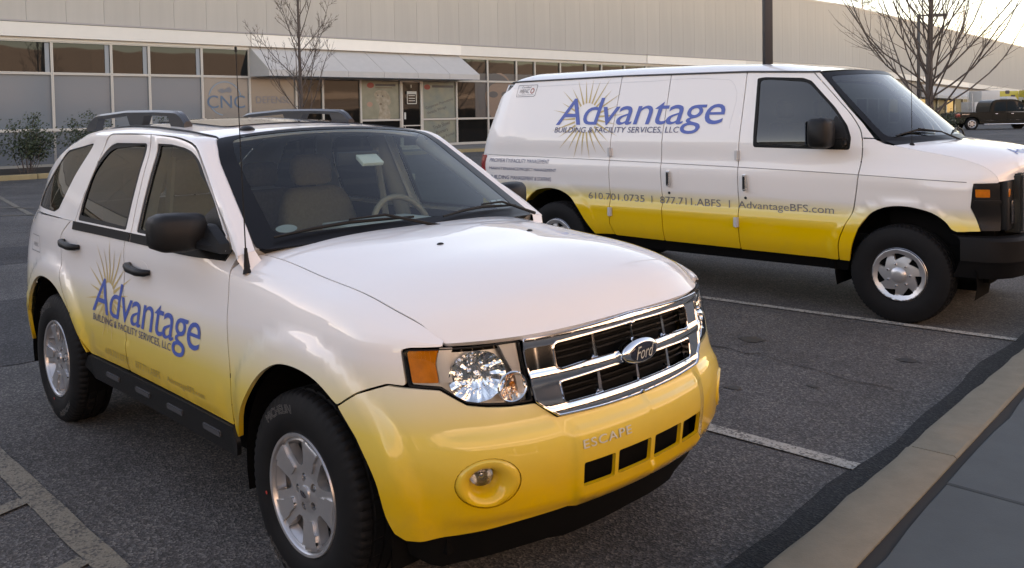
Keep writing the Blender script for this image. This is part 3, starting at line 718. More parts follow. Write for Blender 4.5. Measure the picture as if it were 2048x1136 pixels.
    for s in (1, -1):
        for h in (h1, h2, GO):
            q_ = zv([p for p in h]); q_ = [p for p in rounded(q_, .01, 3)]; u = np.array([p[0] for p in q_]); v = np.array([p[1] for p in q_]); X = FG(u, v)*[1, s, 1]
            X = X+np.array([.007, -s*.003, 0]); k0 = int(np.argmin(np.abs(u-1.5)+np.abs(v-v.min())*0)); 
            idx = [i for i in range(len(u)) if u[i] < 1.4999]; st = [i for i in idx if (i-1) % len(u) not in idx]; a_ = st[0] if st else 0; od = [(a_+k) % len(u) for k in range(len(u))]; od = [i for i in od if i in idx]
            e0 = FG([1.5], SB.v_of_z([1.5], [X[od[0], 2]]))[0]*[1, s, 1]+[.007, 0, 0]; e1 = FG([1.5], SB.v_of_z([1.5], [X[od[-1], 2]]))[0]*[1, s, 1]+[.007, 0, 0]
            tube('grille_trim', [tuple(e0)]+[tuple(X[i]) for i in od]+[tuple(e1)], .0034, M_CHROME, gr, 6)
    for s in (1, -1):
        F, O = (FR, OR) if s > 0 else (FL, OL)
        panel('grille_mesh', F, [zv([(1.11, .955), (1.5, .965), (1.5, .74), (1.13, .74)])], M_MESH, gr, .05, out=O, lift=-.045, flange=0)
        for zz in [.765, .785, .805, .885, .905, .925]:
            panel('grille_bar', F, [zv([(1.13, zz), (1.5, zz+.006), (1.5, zz+.013), (1.13, zz+.006)])], simple('grille_bar_black', (.005, .005, .005), .5, spec=.2), gr, .08, out=O, lift=-.026, flange=.012)
        for zlo, zhi in ((.744, .832), (.858, .956)):
            panel('grille_fin', F, [zv([(1.304, zlo), (1.320, zlo), (1.317, zhi), (1.307, zhi)])], M_CHROME, gr, .03, out=O, lift=.001, flange=.02)
            panel('fin_foot', F, [zv([(1.292, zlo), (1.332, zlo), (1.318, zlo+.022), (1.306, zlo+.022)])], M_CHROME, gr, .03, out=O, lift=-.006, flange=.012)
    for zlo, zhi in ((.744, .832), (.858, .956)):
        panel('grille_fin', FR, [zv([(1.494, zlo), (1.5, zlo), (1.5, zhi), (1.497, zhi)])], M_CHROME, gr, .03, out=OR, lift=.001, flange=.02, both=True)
    # oval badge
    c = FR([1.4999], SB.v_of_z([1.4999], [.856]))[0]
    Mb = Matrix.Translation((c[0]+.030, 0, .856)) @ Matrix.Rotation(R(90), 4, 'Z') @ Matrix.Diagonal((2.5, 1, 1.12, 1))
    em = lathe('emblem', [(0, -.014), (.030, -.013), (.0335, -.011), (.036, -.006), (.0385, -.003), (.040, .004), (.040, .03)], M_CHROME, gr, 40, Mb)
    dk = lathe('emblem_field', [(0, -.0165), (.020, -.016), (.029, -.0148), (.0305, -.0125)], M_FORDBLUE, em, 40, Mb)
    FE = lambda u, v: np.stack([c[0]+.030+.0152+.0012*np.cos(np.asarray(u)*12), np.asarray(u, float), np.asarray(v, float)], 1)
    OX = lambda X: np.stack([np.ones(len(X)), np.zeros(len(X)), np.zeros(len(X))], 1)
    panel('lettering', FE, fit_text('Ford', -.050, .050, .834, .879, shear=.35), M_SILVERB, em, .03, flange=0, lift=.003, out=OX)
    # raised name on the bumper, right-hand side
    panel('lettering', FR, DZ(fit_text('ESCAPE', 1.175, 1.384, .603, .628, bold=.012, space=1.15)), M_SILVERB, bu, .03, flange=.003, lift=.005, out=OR)
    # ---- hood
    ue = np.linspace(-.47, .695, 30); Eh = SB(ue, np.full(30, 1.22))
    def hood(q, p):
        q = np.asarray(q, float); p = np.asarray(p, float); aq = np.abs(q)
        # side edge point for this p
        pe = np.clip(p, 0, 1)
        xe = -.478+pe*1.170; s = hsp(ue, Eh, np.clip(xe, ue[0], ue[-1])); xe = np.where(xe > .3, s[:, 0], xe); ye, ze = s[:, 1]-.004, s[:, 2]
        bow_r, bow_f = .14, .192
        xx = xe + (1-q*q)*(bow_r*(1-pe)) + (1-np.abs(q)**3.6)*bow_f*pe**1.5
        zc = np.interp(pe, [0, .12, .3, .5, .65, .78, .87, .93, .97, 1.0], [.058, .064, .071, .076, .077, .074, .066, .049, .027, .004])
        # smooth the crown table
        zc = sum(np.interp(np.clip(pe+d, 0, 1), [0, .12, .3, .5, .65, .78, .87, .93, .97, 1.0], [.058, .064, .071, .076, .077, .074, .066, .049, .027, .004]) for d in (-.03, -.015, 0, .015, .03))/5
        zz = ze+zc*(1-np.abs(q)**3.1)
        fr = smooth01((pe-.84)/.16); zz = zz-.013*fr
        return np.stack([xx, q*ye, zz], 1)
    UP = lambda X: np.stack([np.zeros(len(X))+.2, np.zeros(len(X)), np.ones(len(X))], 1)
    ho = panel('hood', lambda u, v: hood(np.asarray(u)/.74, v), [rounded([(-.7375, .004), (.7375, .004), (.7375, .996), (-.7375, .996)], .008)], P, root, .035, flange=.02, out=UP)
    for s in (1, -1):
        p = hood([s*.345], [.36])[0]
        bm = bmesh.new(); bmesh.ops.create_uvsphere(bm, u_segments=12, v_segments=8, radius=.011, matrix=Matrix.Translation(p) @ Matrix.Scale(.6, 4, (0, 0, 1)) @ Matrix.Scale(1.5, 4, (0, 1, 0))); bmob('washer_nozzle', bm, M_BLACKP, ho, smooth=60)
    # ---- windshield, roof, rear glass
    def wind(q, p):
        q = np.asarray(q, float); p = np.asarray(p, float); x = -.425+p*(-1.10+.425)
        s = SG(x, 1.13+.05*smooth01((p-.75)/.25))
        b = (.135*(1-p)+.05*p)*(1-np.abs(q)**2.2)
        return np.stack([s[:, 0]+b, q*s[:, 1], s[:, 2]+(.02*(1-p)+.045*p)*(1-np.abs(q)**2.2)], 1)
    WW = lambda u, v: wind(np.asarray(u)/.65, np.asarray(v)/.8)
    W_out = [(-.645, .004), (.645, .004), (.645, .793), (-.645, .793)]
    ws = panel('windshield', WW, [rounded(W_out, .05)], G_WIND, root, .05, flange=0, out=UP)
    panel('windshield_border', WW, [rounded(W_out, .05), rounded([(-.575, .075), (.575, .075), (.578, .765), (-.578, .765)], .06)], simple('black_frit', (.006, .006, .007), .35, spec=.2), ws, .05, flange=.006, lift=.0015, out=UP)
    # shaded band and stickers on the glass
    panel('inspection_sticker', WW, [ellipse(-.555+.03, .088+.03, .036, .024)], simple('sticker_grey', (.30, .34, .34), .5), ws, .03, flange=0, lift=-.004, out=UP)
    for k in range(2):
        panel('registration_sticker', WW, [rrect(.46+k*.05, .50+k*.05, .095, .15, .004)], simple('sticker_pale', (.40, .46, .47), .5), ws, .03, flange=0, lift=-.004, out=UP)
    xr = np.array([-1.10, -1.25, -1.6, -2.2, -2.7, -2.9])
    def roof(q, p):
        q = np.asarray(q, float); p = np.asarray(p, float); xf = -1.105+.05*(1-np.abs(q)**2.2); x = xf+p*(-2.95-xf)
        s = SG(np.minimum(x, -1.10), np.full(len(x), 1.3))
        cr = .045-.008*smooth01(p*4)
        return np.stack([x, q*s[:, 1], s[:, 2]+cr*(1-np.abs(q)**2.2)], 1)
    RR = lambda u, v: roof(np.asarray(u)/.59, np.asarray(v)/1.85)
    rf = panel('roof', RR, [[(-.588, .004), (.588, .004), (.588, 1.85), (-.588, 1.85)]], P, root, .06, flange=.02, out=UP)
    panel('sunroof', RR, [rounded([(-.42, .30), (.42, .30), (.42, 1.15), (-.42, 1.15)], .05)], simple('sunroof_glass', (.03, .035, .045), .12, coat=1), rf, .06, flange=.006, lift=.007, out=UP)
    p = RR([-.39], [.155])[0]
    bm = bmesh.new(); bmesh.ops.create_uvsphere(bm, u_segments=16, v_segments=10, radius=.05, matrix=Matrix.Translation(p) @ Matrix.Scale(.38, 4, (0, 0, 1)) @ Matrix.Scale(.7, 4, (0, 1, 0))); bmob('satellite_antenna', bm, M_BLACKP, rf, smooth=60)
    for s in (1, -1):
        y = -.50*s
        zb = lambda x: float(np.interp(x, [-3.05, -2.9, -2.4, -2.0, -1.65], [1.655, 1.665, 1.684, 1.680, 1.668]))
        bm = bmesh.new()
        xs = np.linspace(-3.04, -1.64, 29); top = []
        def prof(x):  # upper and lower edge of the rail
            e = min((x+3.06)/.22, (-1.62-x)/.14, 1); e = max(e, 0); e = e*(2-e)
            return zb(x)+.010+.072*e
        ring = []
        for x in xs:
            z1 = prof(x); z0 = max(zb(x)-.01, z1-.030) if (-2.86 < x < -1.80) else zb(x)-.012
            if -2.36 < x < -2.14: z0 = zb(x)-.012
            w = .022; ring.append([bm.verts.new(v) for v in ((x, y-w, z0), (x, y+w, z0), (x, y+w, z1-.012), (x, y+w*.5, z1), (x, y-w*.5, z1), (x, y-w, z1-.012))])
        for a, b in zip(ring, ring[1:]):
            for k in range(6): bm.faces.new((a[k], a[(k+1) % 6], b[(k+1) % 6], b[k]))
        bm.faces.new(ring[0]); bm.faces.new(ring[-1][::-1])
        bmob('roof_rail', bm, simple('rail_black', (.03, .033, .038), .35, coat=.3), root, smooth=40)
    # tailgate and rear window close the back
    for nm, z0, z1, mt in (('tailgate', .70, 11.22, P), ('rear_bumper', .40, .692, P)):
        panel(nm, FR, [zv([(-4.35, z0), (-3.508 if nm == 'tailgate' else -3.06, z0), (-3.508 if nm == 'tailgate' else -3.06, z1 if z1 < 5 else 11.22), (-4.35, z1)])], mt, root, .08, out=OR, both=True)
    sx = np.linspace(-3.39, -2.9, 12)
    def rearw(q, p):
        q = np.asarray(q, float); p = np.asarray(p, float); x = -3.39+p*.45; s = SG(x, np.full(len(x), 1.3)); return np.stack([s[:, 0]-.07*(1-q*q)*(1-p)-.01, q*s[:, 1], s[:, 2]+.035*p*(1-q*q)], 1)
    panel('rear_window', lambda u, v: rearw(np.asarray(u)/.6, np.asarray(v)/.6), [[(-.598, 0), (.598, 0), (.598, .6), (-.598, .6)]], G_PRIV, root, .08, flange=0, out=lambda X: UP(X)*[-4, 1, 1])
    # cowl between hood and glass
    def cowl(q, p):
        q = np.asarray(q, float); p = np.asarray(p, float)[:, None]; a = wind(q, np.full(len(q), .03))-np.array([0, 0, .006]); b = hood(q*.97, np.full(len(q), .0))-np.array([-.02, 0, .016]); return a*(1-p)+b*p
    panel('cowl', lambda u, v: cowl(np.asarray(u)/.7, np.asarray(v)/.2), [[(-.69, 0), (.69, 0), (.69, .2), (-.69, .2)]], M_BLACKP, root, .06, flange=0, out=UP)
    # wipers
    for (q0, q1, pv) in ((-.08, -.90, .02), (.86, .12, .02)):
        a = wind([q1], [.05])[0]+[0, 0, .022]; b = wind([q0], [.075])[0]+[0, 0, .022]; m = wind([(q0+q1)/2], [.085])[0]+[0, 0, .026]
        wp = tube('wiper', [a, wind([(q0+3*q1)/4], [.075])[0]+[0, 0, .024], m, b], [.005, .007, .008, .005], M_RUBBER, root, 6)
        tube('wiper_arm', [m+[0, 0, .012], (m+b)/2+[.02, 0, .022], wind([q0+.12], [-.06])[0]+[.02, 0, .01]], [.004, .006, .009], M_RUBBER, wp, 6)
    # aerial on the right fender
    ae = tube('aerial', [(-.41, -.838, 1.10), (-.415, -.838, 1.12), (-.418, -.838, 1.16), (-.422, -.838, 1.20)], [.020, .014, .009, .006], M_RUBBER, root, 10)
    tube('aerial_mast', [(-.422, -.838, 1.19), (-.44, -.836, 1.5), (-.462, -.834, 1.98)], [.0028, .0022, .0018], M_RUBBER, ae, 6)
    tube('aerial_tip', [(-.4615, -.834, 1.965), (-.463, -.834, 1.985)], .005, M_RUBBER, ae, 6)
    # door mirrors
    for s in (1, -1):
        fdm = pieces[s][1]; y = -s
        bm = bmesh.new(); rings = []
        # sections across the car from the inner to the outer end
        for (t, hx, hz, cz, cx) in ((.868, .046, .056, 1.243, -.765), (.882, .060, .074, 1.243, -.760), (.96, .066, .080, 1.244, -.765), (1.035, .060, .078, 1.247, -.775), (1.07, .044, .064, 1.249, -.785), (1.083, .024, .043, 1.25, -.79)):
            ring = []
            for k in range(20):
                a = 2*math.pi*k/20; c_, s_ = math.cos(a), math.sin(a); e = .42
                px = math.copysign(abs(c_)**e, c_)*hx; pz = math.copysign(abs(s_)**e, s_)*hz
                if px > 0: px *= 1.25*(1-.25*(s_*s_))
                ring.append(bm.verts.new((cx+px, y*t*.985, cz+pz)))
            rings.append(ring)
        for a, b in zip(rings, rings[1:]):
            for k in range(20): bm.faces.new((a[k], a[(k+1) % 20], b[(k+1) % 20], b[k]))
        bm.faces.new(rings[0]); bm.faces.new(rings[-1][::-1])
        mi = bmob('mirror', bm, M_BLACKP, fdm, smooth=60)
        box('mirror_glass', -.826, -.820, min(y*.885, y*1.02), max(y*.885, y*1.02), 1.185, 1.305, M_CHROME, mi)
        bm = bmesh.new(); rr = []
        for (yy, x0, x1, z0, z1) in ((.842, -.72, -.535, 1.165, 1.275), (.87, -.72, -.56, 1.165, 1.26), (.885, -.76, -.60, 1.175, 1.23), (.915, -.78, -.66, 1.18, 1.225)):
            rr.append([bm.verts.new(p_) for p_ in ((x0, y*yy, z0), (x1, y*yy, z0), (x1-.01, y*yy, z0+(z1-z0)*.4), (x0+(x1-x0)*.35, y*yy, z1), (x0, y*yy, z1))])
        for a, b in zip(rr, rr[1:]):
            for k in range(5): bm.faces.new((a[k], a[(k+1) % 5], b[(k+1) % 5], b[k]))
        bm.faces.new(rr[0]); bm.faces.new(rr[-1][::-1]); bmob('mirror_arm', bm, M_BLACKP, mi, smooth=30)
        # black sail panel at the front of the window
        GF2 = (lambda u, v: SG(u, np.asarray(v)/.45)*[1, -1, 1]) if s > 0 else (lambda u, v: SG(u, np.asarray(v)/.45))
        zz = np.array([1.185, 1.185, 1.235, 1.34, 1.30]); uu = np.array([-.80, -.575, -.58, -.735, -.80]); vv = SG.v_of_z(uu, zz)*.45
        panel('mirror_base', GF2, [list(zip(uu, vv))], M_BLACKP, mi, .05, lift=.002, flange=.012)
    # ---- wheels and underside
    for x in (0, -2.619):
        for s in (1, -1):
            suv_wheel('wheel', root, x, -.777*s, .358, .35 if x == 0 else -.25, s)
            well(root, x+(.05 if x == 0 else 0), .37, -.86*s, -.50*s, .47)
    box('underbody', -3.3, .62, -.72, .72, .30, .44, M_UNDER, root)
    box('underbody', -2.1, -.5, -.76, .76, .38, .48, M_UNDER, root)
    for s in (1, -1):
        F, O = (FR, OR) if s > 0 else (FL, OL)
        panel('valance', F, [zv([(.56, .40), (.8, .41), (1.231, .425), (1.5, .43), (1.5, .27), (1.1, .25), (.7, .24), (.57, .30)])], M_UNDER, root, .08, out=O, lift=-.03, flange=0)
        # dark inner skin keeps light out of the panel gaps
        panel('inner_skin', F, [zv([(-3.05, .56), (-3.05, 1.16), (-.5, 1.16), (-.45, .52), (-2.0, .5), (-2.1, .60), (-2.3, .77), (-2.5, .86), (-2.75, .86), (-2.95, .74)])], M_DARK, root, .12, out=O, lift=-.045, flange=0)
        panel('inner_skin', F, [zv([(-.47, 1.10), (.42, 1.0), (.44, .90), (.31, .80), (.06, .87), (-.2, .80), (-.42, .60), (-.47, .60)])], M_DARK, root, .12, out=O, lift=-.03, flange=0)
    # engine bay block behind grille and under the hood seams
    box('engine_cover', -.35, .58, -.55, .55, .44, .98, M_DARK, root)
    # ---- interior
    fl = box('cabin_floor', -3.2, -.42, -.80, .80, .46, .50, M_DARK, root)
    box('bulkhead', -.46, -.40, -.78, .78, .46, 1.08, M_DARK, root)
    box('load_floor', -3.3, -2.55, -.75, .75, .5, 1.0, M_DARK, root)
    db = bmesh.new(); pts = [(-.42, 1.10), (-.55, 1.135), (-.80, 1.135), (-.92, 1.10), (-.95, 1.0), (-.86, .75), (-.42, .70)]
    r1 = [[db.verts.new((x, y, z+(.035 if (y in (.2, .36, .52) and -.95 < x < -.6) else 0))) for x, z in pts] for y in (-.76, -.4, 0, .2, .36, .52, .76)]
    for a, b in zip(r1, r1[1:]):
        for k in range(7): db.faces.new((a[k], a[(k+1) % 7], b[(k+1) % 7], b[k]))
    db.faces.new(r1[0]); db.faces.new(r1[-1][::-1])
    bmob('dashboard', db, simple('dash_grey', (.018, .019, .020), .7), root, smooth=40)
    box('paper_on_dash', -.88, -.66, -.20, .30, 1.165, 1.20, simple('dash_paper', (.50, .50, .46), .7), root, bevel=.004)
    sw = tube('steering_wheel', [Vector((-1.0, .38, 1.10)) + .185*(math.cos(a)*Vector((0, 1, 0)) + math.sin(a)*Vector((-.40, 0, .917))) for a in [2*math.pi*k/32 for k in range(32)]], .0165, simple('wheel_beige', (.33, .28, .22), .6), root, 10, close=True)
    tube('steering_spoke', [(-1.0, .20, 1.09), (-.985, .38, 1.07), (-1.0, .56, 1.09)], [.014, .05, .014], M_DARK, sw, 8)
    tube('steering_column', [(-.985, .38, 1.07), (-.7, .38, .98)], .045, M_DARK, sw, 10)
    for y in (.38, -.38):
        se = bpy.data.objects.new('seat', None); link(se, root); se.location = (-1.55, y, .5)
        def cush(nm, x0, x1, hw, z0, z1, tilt):
            bm = bmesh.new(); bm_box(bm, x0, x1, -hw, hw, z0, z1, Matrix.Rotation(tilt, 4, 'Y')); bmesh.ops.bevel(bm, geom=bm.edges[:], offset=.072, segments=5, affect='EDGES'); return bmob(nm, bm, M_SEAT, se, smooth=60)
        cush('seat_cushion', -.25, .30, .25, .12, .30, R(-6))
        def pad(nm, secs):
            bm = bmesh.new(); rg = []
            for z, cx, hx, hy in secs:
                rg.append([bm.verts.new((cx+math.copysign(abs(math.cos(a))**.7, math.cos(a))*hx, math.copysign(abs(math.sin(a))**.55, math.sin(a))*hy, z)) for a in [2*math.pi*k/28 for k in range(28)]])
            for p_, q_ in zip(rg, rg[1:]):
                for k in range(28): bm.faces.new((p_[k], p_[(k+1) % 28], q_[(k+1) % 28], q_[k]))
            bm.faces.new(rg[0]); bm.faces.new(rg[-1][::-1]); return bmob(nm, bm, M_SEAT, se, smooth=70)
        pad('backrest', [(.20, -.18, .06, .22), (.28, -.20, .085, .255), (.45, -.245, .09, .262), (.60, -.285, .085, .255), (.70, -.31, .075, .235), (.76, -.325, .06, .20), (.79, -.33, .03, .15)])
        pad('headrest', [(.80, -.34, .03, .09), (.82, -.345, .05, .125), (.88, -.355, .055, .14), (.95, -.365, .05, .13), (.985, -.37, .025, .09)])
        for yy in (-.06, .06): tube('headrest_post', [(-.40, yy, .70), (-.45, yy, .84)], .006, M_DARK, se, 6)
    rs = bpy.data.objects.new('rear_seat', None); link(rs, root); rs.location = (-2.45, 0, .5)
    for nm, a in (('backrest', (-.12, .04, -.62, .62, .25, .74)), ('seat_cushion', (-.1, .42, -.62, .62, .1, .28))): box(nm, *a, M_SEAT, rs, bevel=.04, seg=3)
    for y in (-.38, 0, .38): box('headrest', -.12, -.03, y-.12, y+.12, .76, .92, M_SEAT, rs, bevel=.04, seg=3)
    mr = box('rear_view_mirror', -.87, -.85, -.12, .12, 1.47, 1.535, M_BLACKP, root, bevel=.008)
    tt = box('toll_tag', -.045, .045, -.062, .062, -.010, .010, M_WHITEP, root, bevel=.004); tt.location = (-.83, .045, 1.495); tt.rotation_euler = (0, R(32), 0)
    # headliner and pillar trim
    panel('headliner', RR, [[(-.56, .03), (.56, .03), (.56, 1.8), (-.56, 1.8)]], M_TRIM, root, .12, flange=0, lift=-.03, out=UP)
    for s in (1, -1):
        tube('pillar_trim', [wind([s*1.0], [p_])[0]+np.array([-.03, -.03*s, -.03]) for p_ in (0, .3, .6, .97)], .045, M_TRIM, root, 8)
        tube('pillar_trim', [(-1.53, s*.80, 1.1), (-1.57, s*.735, 1.35), (-1.6, s*.64, 1.6)], .05, M_TRIM, root, 8)
        tube('seat_belt', [(-1.57, s*.62, 1.52), (-1.55, s*.66, 1.2), (-1.5, s*.68, .8)], .02, M_TRIM, root, 6)
    return root
# ================================================================== the cargo van
def build_van():
    SV = van_side()
    root = empty('parked_cargo_van', 'white cargo van without rear windows, yellow along the sills, parked behind the SUV', 'van', (-.04175, 5.4793, 0), R(2.794))
    P = paint('van_wrap', root, .70, .95, slope=.012)
    FL = lambda u, v: SV(u, v)
    FR = lambda u, v: SV(u, v)*[1, -1, 1]
    O0 = lambda X: np.stack([np.where(X[:, 0] > .55, .6, np.where(X[:, 0] < -4.5, -1., 0)), X[:, 1], np.zeros(len(X))], 1)
    def arch(X):
        f = lambda d: .016*smooth01((.62-d)/.05)
        return f(np.hypot(X[:, 0]-.02, X[:, 2]-.38))+f(np.hypot(X[:, 0]+3.52, X[:, 2]-.38))*.6
    def FB(u, v):
        X = SV(u, v); d = arch(X)+.010*smooth01((u-.05)/.3)*smooth01((1.13-X[:, 2])/.03)*smooth01((X[:, 2]-.8)/.2)
        # pressed line under the belt and a shallow recessed field on the cargo sides
        X = X.copy(); X[:, 1] += d*(X[:, 1] > .5); return X
    sg = {1: lambda u, v: FB(u, v)*[1, -1, 1], -1: FB}
    def zv(pts):
        pts = finer(pts); u = np.array([p[0] for p in pts]); z = np.array([p[1] for p in pts]); v = SV.v_of_z(u, np.minimum(z, 5))
        return [(a, (c-10 if c > 5 else b)) for a, b, c in zip(u, v, z)]
    T = 12.08
    fa = cr([(.425, .762), (.40, .772), (.345, .830), (.262, .889), (.158, .922), (.023, .937), (-.107, .918), (-.219, .859), (-.29, .765), (-.346, .632), (-.385, .46)], 5)
    ra = cr([(-2.985, .482), (-3.119, .639), (-3.258, .804), (-3.402, .892), (-3.55, .922), (-3.70, .912), (-3.826, .881), (-3.93, .80), (-3.97, .70), (-3.975, .50)], 5)
    d4 = cr([(-.735, 2.015), (-.523, 1.795), (-.365, 1.614), (-.315, 1.53), (-.296, 1.451), (-.308, 1.181), (-.335, 1.0), (-.368, .861), (-.427, .735), (-.466, .627), (-.475, .462)], 4)
    top4 = (-.742, 2.022)
    win = [(-1.232, 1.385), (-1.242, 1.60), (-1.258, 1.995), (-1.188, 2.003), (-.831, 1.982), (-.755, 1.955), (-.53, 1.726), (-.416, 1.573), (-.378, 1.47), (-.386, 1.372)]
    lampcut = [(.592, .772), (.513, .945), (.540, 1.132)]
    hood_e = cr([(-.06, 1.410), (.048, 1.388), (.20, 1.360), (.371, 1.327), (.488, 1.295), (.599, 1.258), (.666, 1.22), (.71, 1.182), (.731, 1.144)], 3)
    zr = lambda u: float(np.interp(u, [-4.6, -4.2, -2.7, -1.37, -.74], [2.06, 2.068, 2.072, 2.052, 2.022]))
    def topline(a, b, n=6): return [(a+(b-a)*k/n, zr(a+(b-a)*k/n)) for k in range(n+1)]
    for s in (1, -1):
        F = sg[s]
        O = (lambda X: O0(X)) 
        q = lambda nm, pts, r=.01, mat=None, par=root, holes=(), step=.045 if s > 0 else .09, **k: panel(nm, F, [rounded(zv(pts), r)]+[zv(h) for h in holes], mat or P, par, step, out=O, **k)
        rq = q('rear_side_panel', topline(-2.745, -4.30)+[(-4.52, 1.95), (-4.72, 1.75), (-4.72, .62), (-4.0, .58)]+ra[::-1]+[(-2.74, .495), (-2.797, .60), (-2.80, .827), (-2.790, 1.3), (-2.768, 1.618)])
        if s > 0:
            c1 = q('cargo_door', topline(-2.168, -2.737)+[(-2.760, 1.618), (-2.782, 1.3), (-2.792, .827), (-2.788, .60), (-2.73, .487), (-2.16, .478), (-2.184, .782), (-2.184, 1.184), (-2.178, 1.582)])
            c2 = q('cargo_door', topline(-1.370, -2.160)+[(-2.170, 1.582), (-2.176, 1.184), (-2.176, .782), (-2.152, .478), (-1.366, .472), (-1.384, .828), (-1.377, 1.279), (-1.372, 1.578)])
        else:
            c1 = c2 = q('side_panel', topline(-1.370, -2.737)+[(-2.76, .48), (-1.366, .472)])
        fd = q('front_door', topline(-.742, -1.362)+[(-1.364, 1.578), (-1.369, 1.279), (-1.376, .828), (-1.358, .468)]+d4[::-1], holes=[rounded(win, .05)])
        # window of the front door
        c_ = np.mean(np.array(win), 0)
        ins = lambda k: [tuple(c_+(np.array(p)-c_)*(1-k/np.linalg.norm(np.array(p)-c_))) for p in win]
        q('window_seal', win, .05, M_RUBBER, fd, holes=[rounded(ins(.030), .05)], lift=.002, flange=.02)
        q('window', ins(.02), .05, G_VAN, fd, lift=-.006, flange=0)
        # A pillar and fender
        ap = [(-.735, 2.024)]+[(a+.009, b) for a, b in d4[:17]]+[(-.287, 1.474), (-.205, 1.470), (-.30, 1.59), (-.418, 1.715), (-.577, 1.90), (-.69, 2.022)]
        q('pillar', ap, .004)
        fe = q('fender', [(-.288, 1.462), (-.287, 1.45)]+[(a+.009, b) for a, b in d4[17:]]+fa[::-1]+lampcut+[(.72, 1.136)]+hood_e[::-1]+[(-.125, 1.423), (-.205, 1.462)], .004)
        q('rocker', [(-2.99, .47), (-.40, .445), (-.42, .36), (-2.95, .36)], .01, M_UNDER, lift=-.03)
        # tail lamp
        q('tail_lamp', [(-4.47, .995), (-4.72, .995), (-4.72, 1.255), (-4.47, 1.255)], .01, M_RED, lift=.012)
        # pressed belt lines
        for pts in ([(-4.52, 1.263), (-4.0, 1.256), (-3.2, 1.243), (-2.19, 1.224), (-1.38, 1.206), (-.31, 1.174), (.30, 1.148), (.49, 1.140)],):
            u = np.array([p[0] for p in cr(pts, 5)]); z = np.array([p[1] for p in cr(pts, 5)]); X = F(u, SV.v_of_z(u, z)); X[:, 1] += -.0*s
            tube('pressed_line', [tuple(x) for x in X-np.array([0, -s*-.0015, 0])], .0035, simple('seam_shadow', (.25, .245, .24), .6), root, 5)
        for pts in ([(-4.28, 2.005), (-3.4, 2.015), (-2.5, 2.012), (-1.62, 2.0), (-1.52, 1.985), (-1.475, 1.94), (-1.48, 1.55)],):
            u = np.array([p[0] for p in cr(pts, 5)]); z = np.array([p[1] for p in cr(pts, 5)]); X = F(u, SV.v_of_z(u, z)); X[:, 1] += s*.0030
            tube('pressed_line', [tuple(x) for x in X], .0042, simple('soft_seam', (.62, .61, .60), .5), root, 5)
        # gutter
        u = np.linspace(-4.42, -.68, 40); z = np.array([zr(a) for a in u])+.008; X = F(u, SV.v_of_z(u, z)); X[:, 1] += -s*.006
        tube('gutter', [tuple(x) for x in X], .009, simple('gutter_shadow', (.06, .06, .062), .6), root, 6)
        if s > 0: FEN, RQ, CD1, CD2, FD = fe, rq, c1, c2, fd
        else: FDL = fd
        # tail / back panel
    F = sg[1]
    OR = O0
    panel('back_door', FR, [zv([(-4.73, .62), (-5.35, .62), (-5.35, 2.06), (-4.73, 2.06)])], P, root, .1, out=lambda X: np.stack([-np.ones(len(X)), X[:, 1]*0, X[:, 2]*0], 1), both=True)
    # hinges, handles, locks
    hm = simple('hinge_paint', (.55, .54, .53), .45)
    def onside(x, z): return FR([x], SV.v_of_z([x], [z]))[0]
    for x, z, par in ((-2.782, 1.32, RQ), (-2.782, .722, RQ), (-1.385, 1.31, CD2), (-1.392, .712, CD2)):
        c = onside(x, z); b = bmesh.new(); bm_box(b, x-.022, x+.022, c[1]-.022, c[1]+.004, z-.042, z+.042)
        bm_tube(b, [(x+.006, c[1]-.024, z-.045), (x+.006, c[1]-.024, z+.045)], .009, 10); bmesh.ops.bevel(b, geom=[e for e in b.edges if e.calc_length() > .03], offset=.003, segments=2, affect='EDGES'); bmob('hinge', b, hm, par, smooth=40)
    for x, z, par in ((-2.088, 1.078, CD2), (-1.300, 1.070, FD)):
        c = onside(x, z)
        panel('handle_cup', F, [zv(rrect(x-.035, x+.105, z-.085, z+.09, .02))], P, par, .04, out=O0, lift=-.0 + .0012, flange=.002)
        b = bmesh.new(); bm_box(b, x-.020, x+.020, c[1]-.034, c[1]-.006, z-.075, z+.075); bmesh.ops.bevel(b, geom=b.edges[:], offset=.007, segments=3, affect='EDGES'); bmob('handle', b, simple('handle_chrome', (.7, .7, .7), .22, metal=.9), par, smooth=50)
        b = bmesh.new(); bm_box(b, x-.012, x+.008, c[1]-.036, c[1]-.033, z-.055, z+.055); bmob('handle_insert', b, M_BLACKP, par)
        lathe('lock', [(0, -.006), (.012, -.005), (.014, .004)], M_BLACKP, par, 14, Matrix.Translation(onside(x-.01, z-.138)))
    # lettering
    def decal(loops, mat, lift=.004, par=root, nm='lettering', grid=True): return panel(nm, F, [zv(l) for l in loops], mat, par, .07, flange=0, lift=lift, out=O0, grid=grid)
    rays = []; cx, cz = -3.12, 1.665
    for k in range(26):
        a = 2*math.pi*k/26+.06; r0 = .15; r1 = (.47 if k % 2 == 0 else .40); r1 = min(r1, .40/max(abs(math.sin(a)), .01) if math.sin(a) > 0 else .43/max(abs(math.sin(a)), .01))
        ux, uz = math.cos(a), math.sin(a)
        rays.append([(cx+r0*ux-.011*uz, cz+r0*uz+.011*ux), (cx+r1*ux, cz+r1*uz), (cx+r0*ux+.011*uz, cz+r0*uz-.011*ux)])
    decal(rays, M_GOLD, .002, nm='sun_rays', grid=False)
    decal(fit_text('Advantage', -3.517, -1.538, 1.500, 1.866, shear=.2, bold=.042, space=.95), M_BLUE, .0046)
    decal(fit_text('BUILDING & FACILITY SERVICES, LLC', -3.521, -1.998, 1.503, 1.568, shear=.12, bold=.018), M_NAVY, .0052)
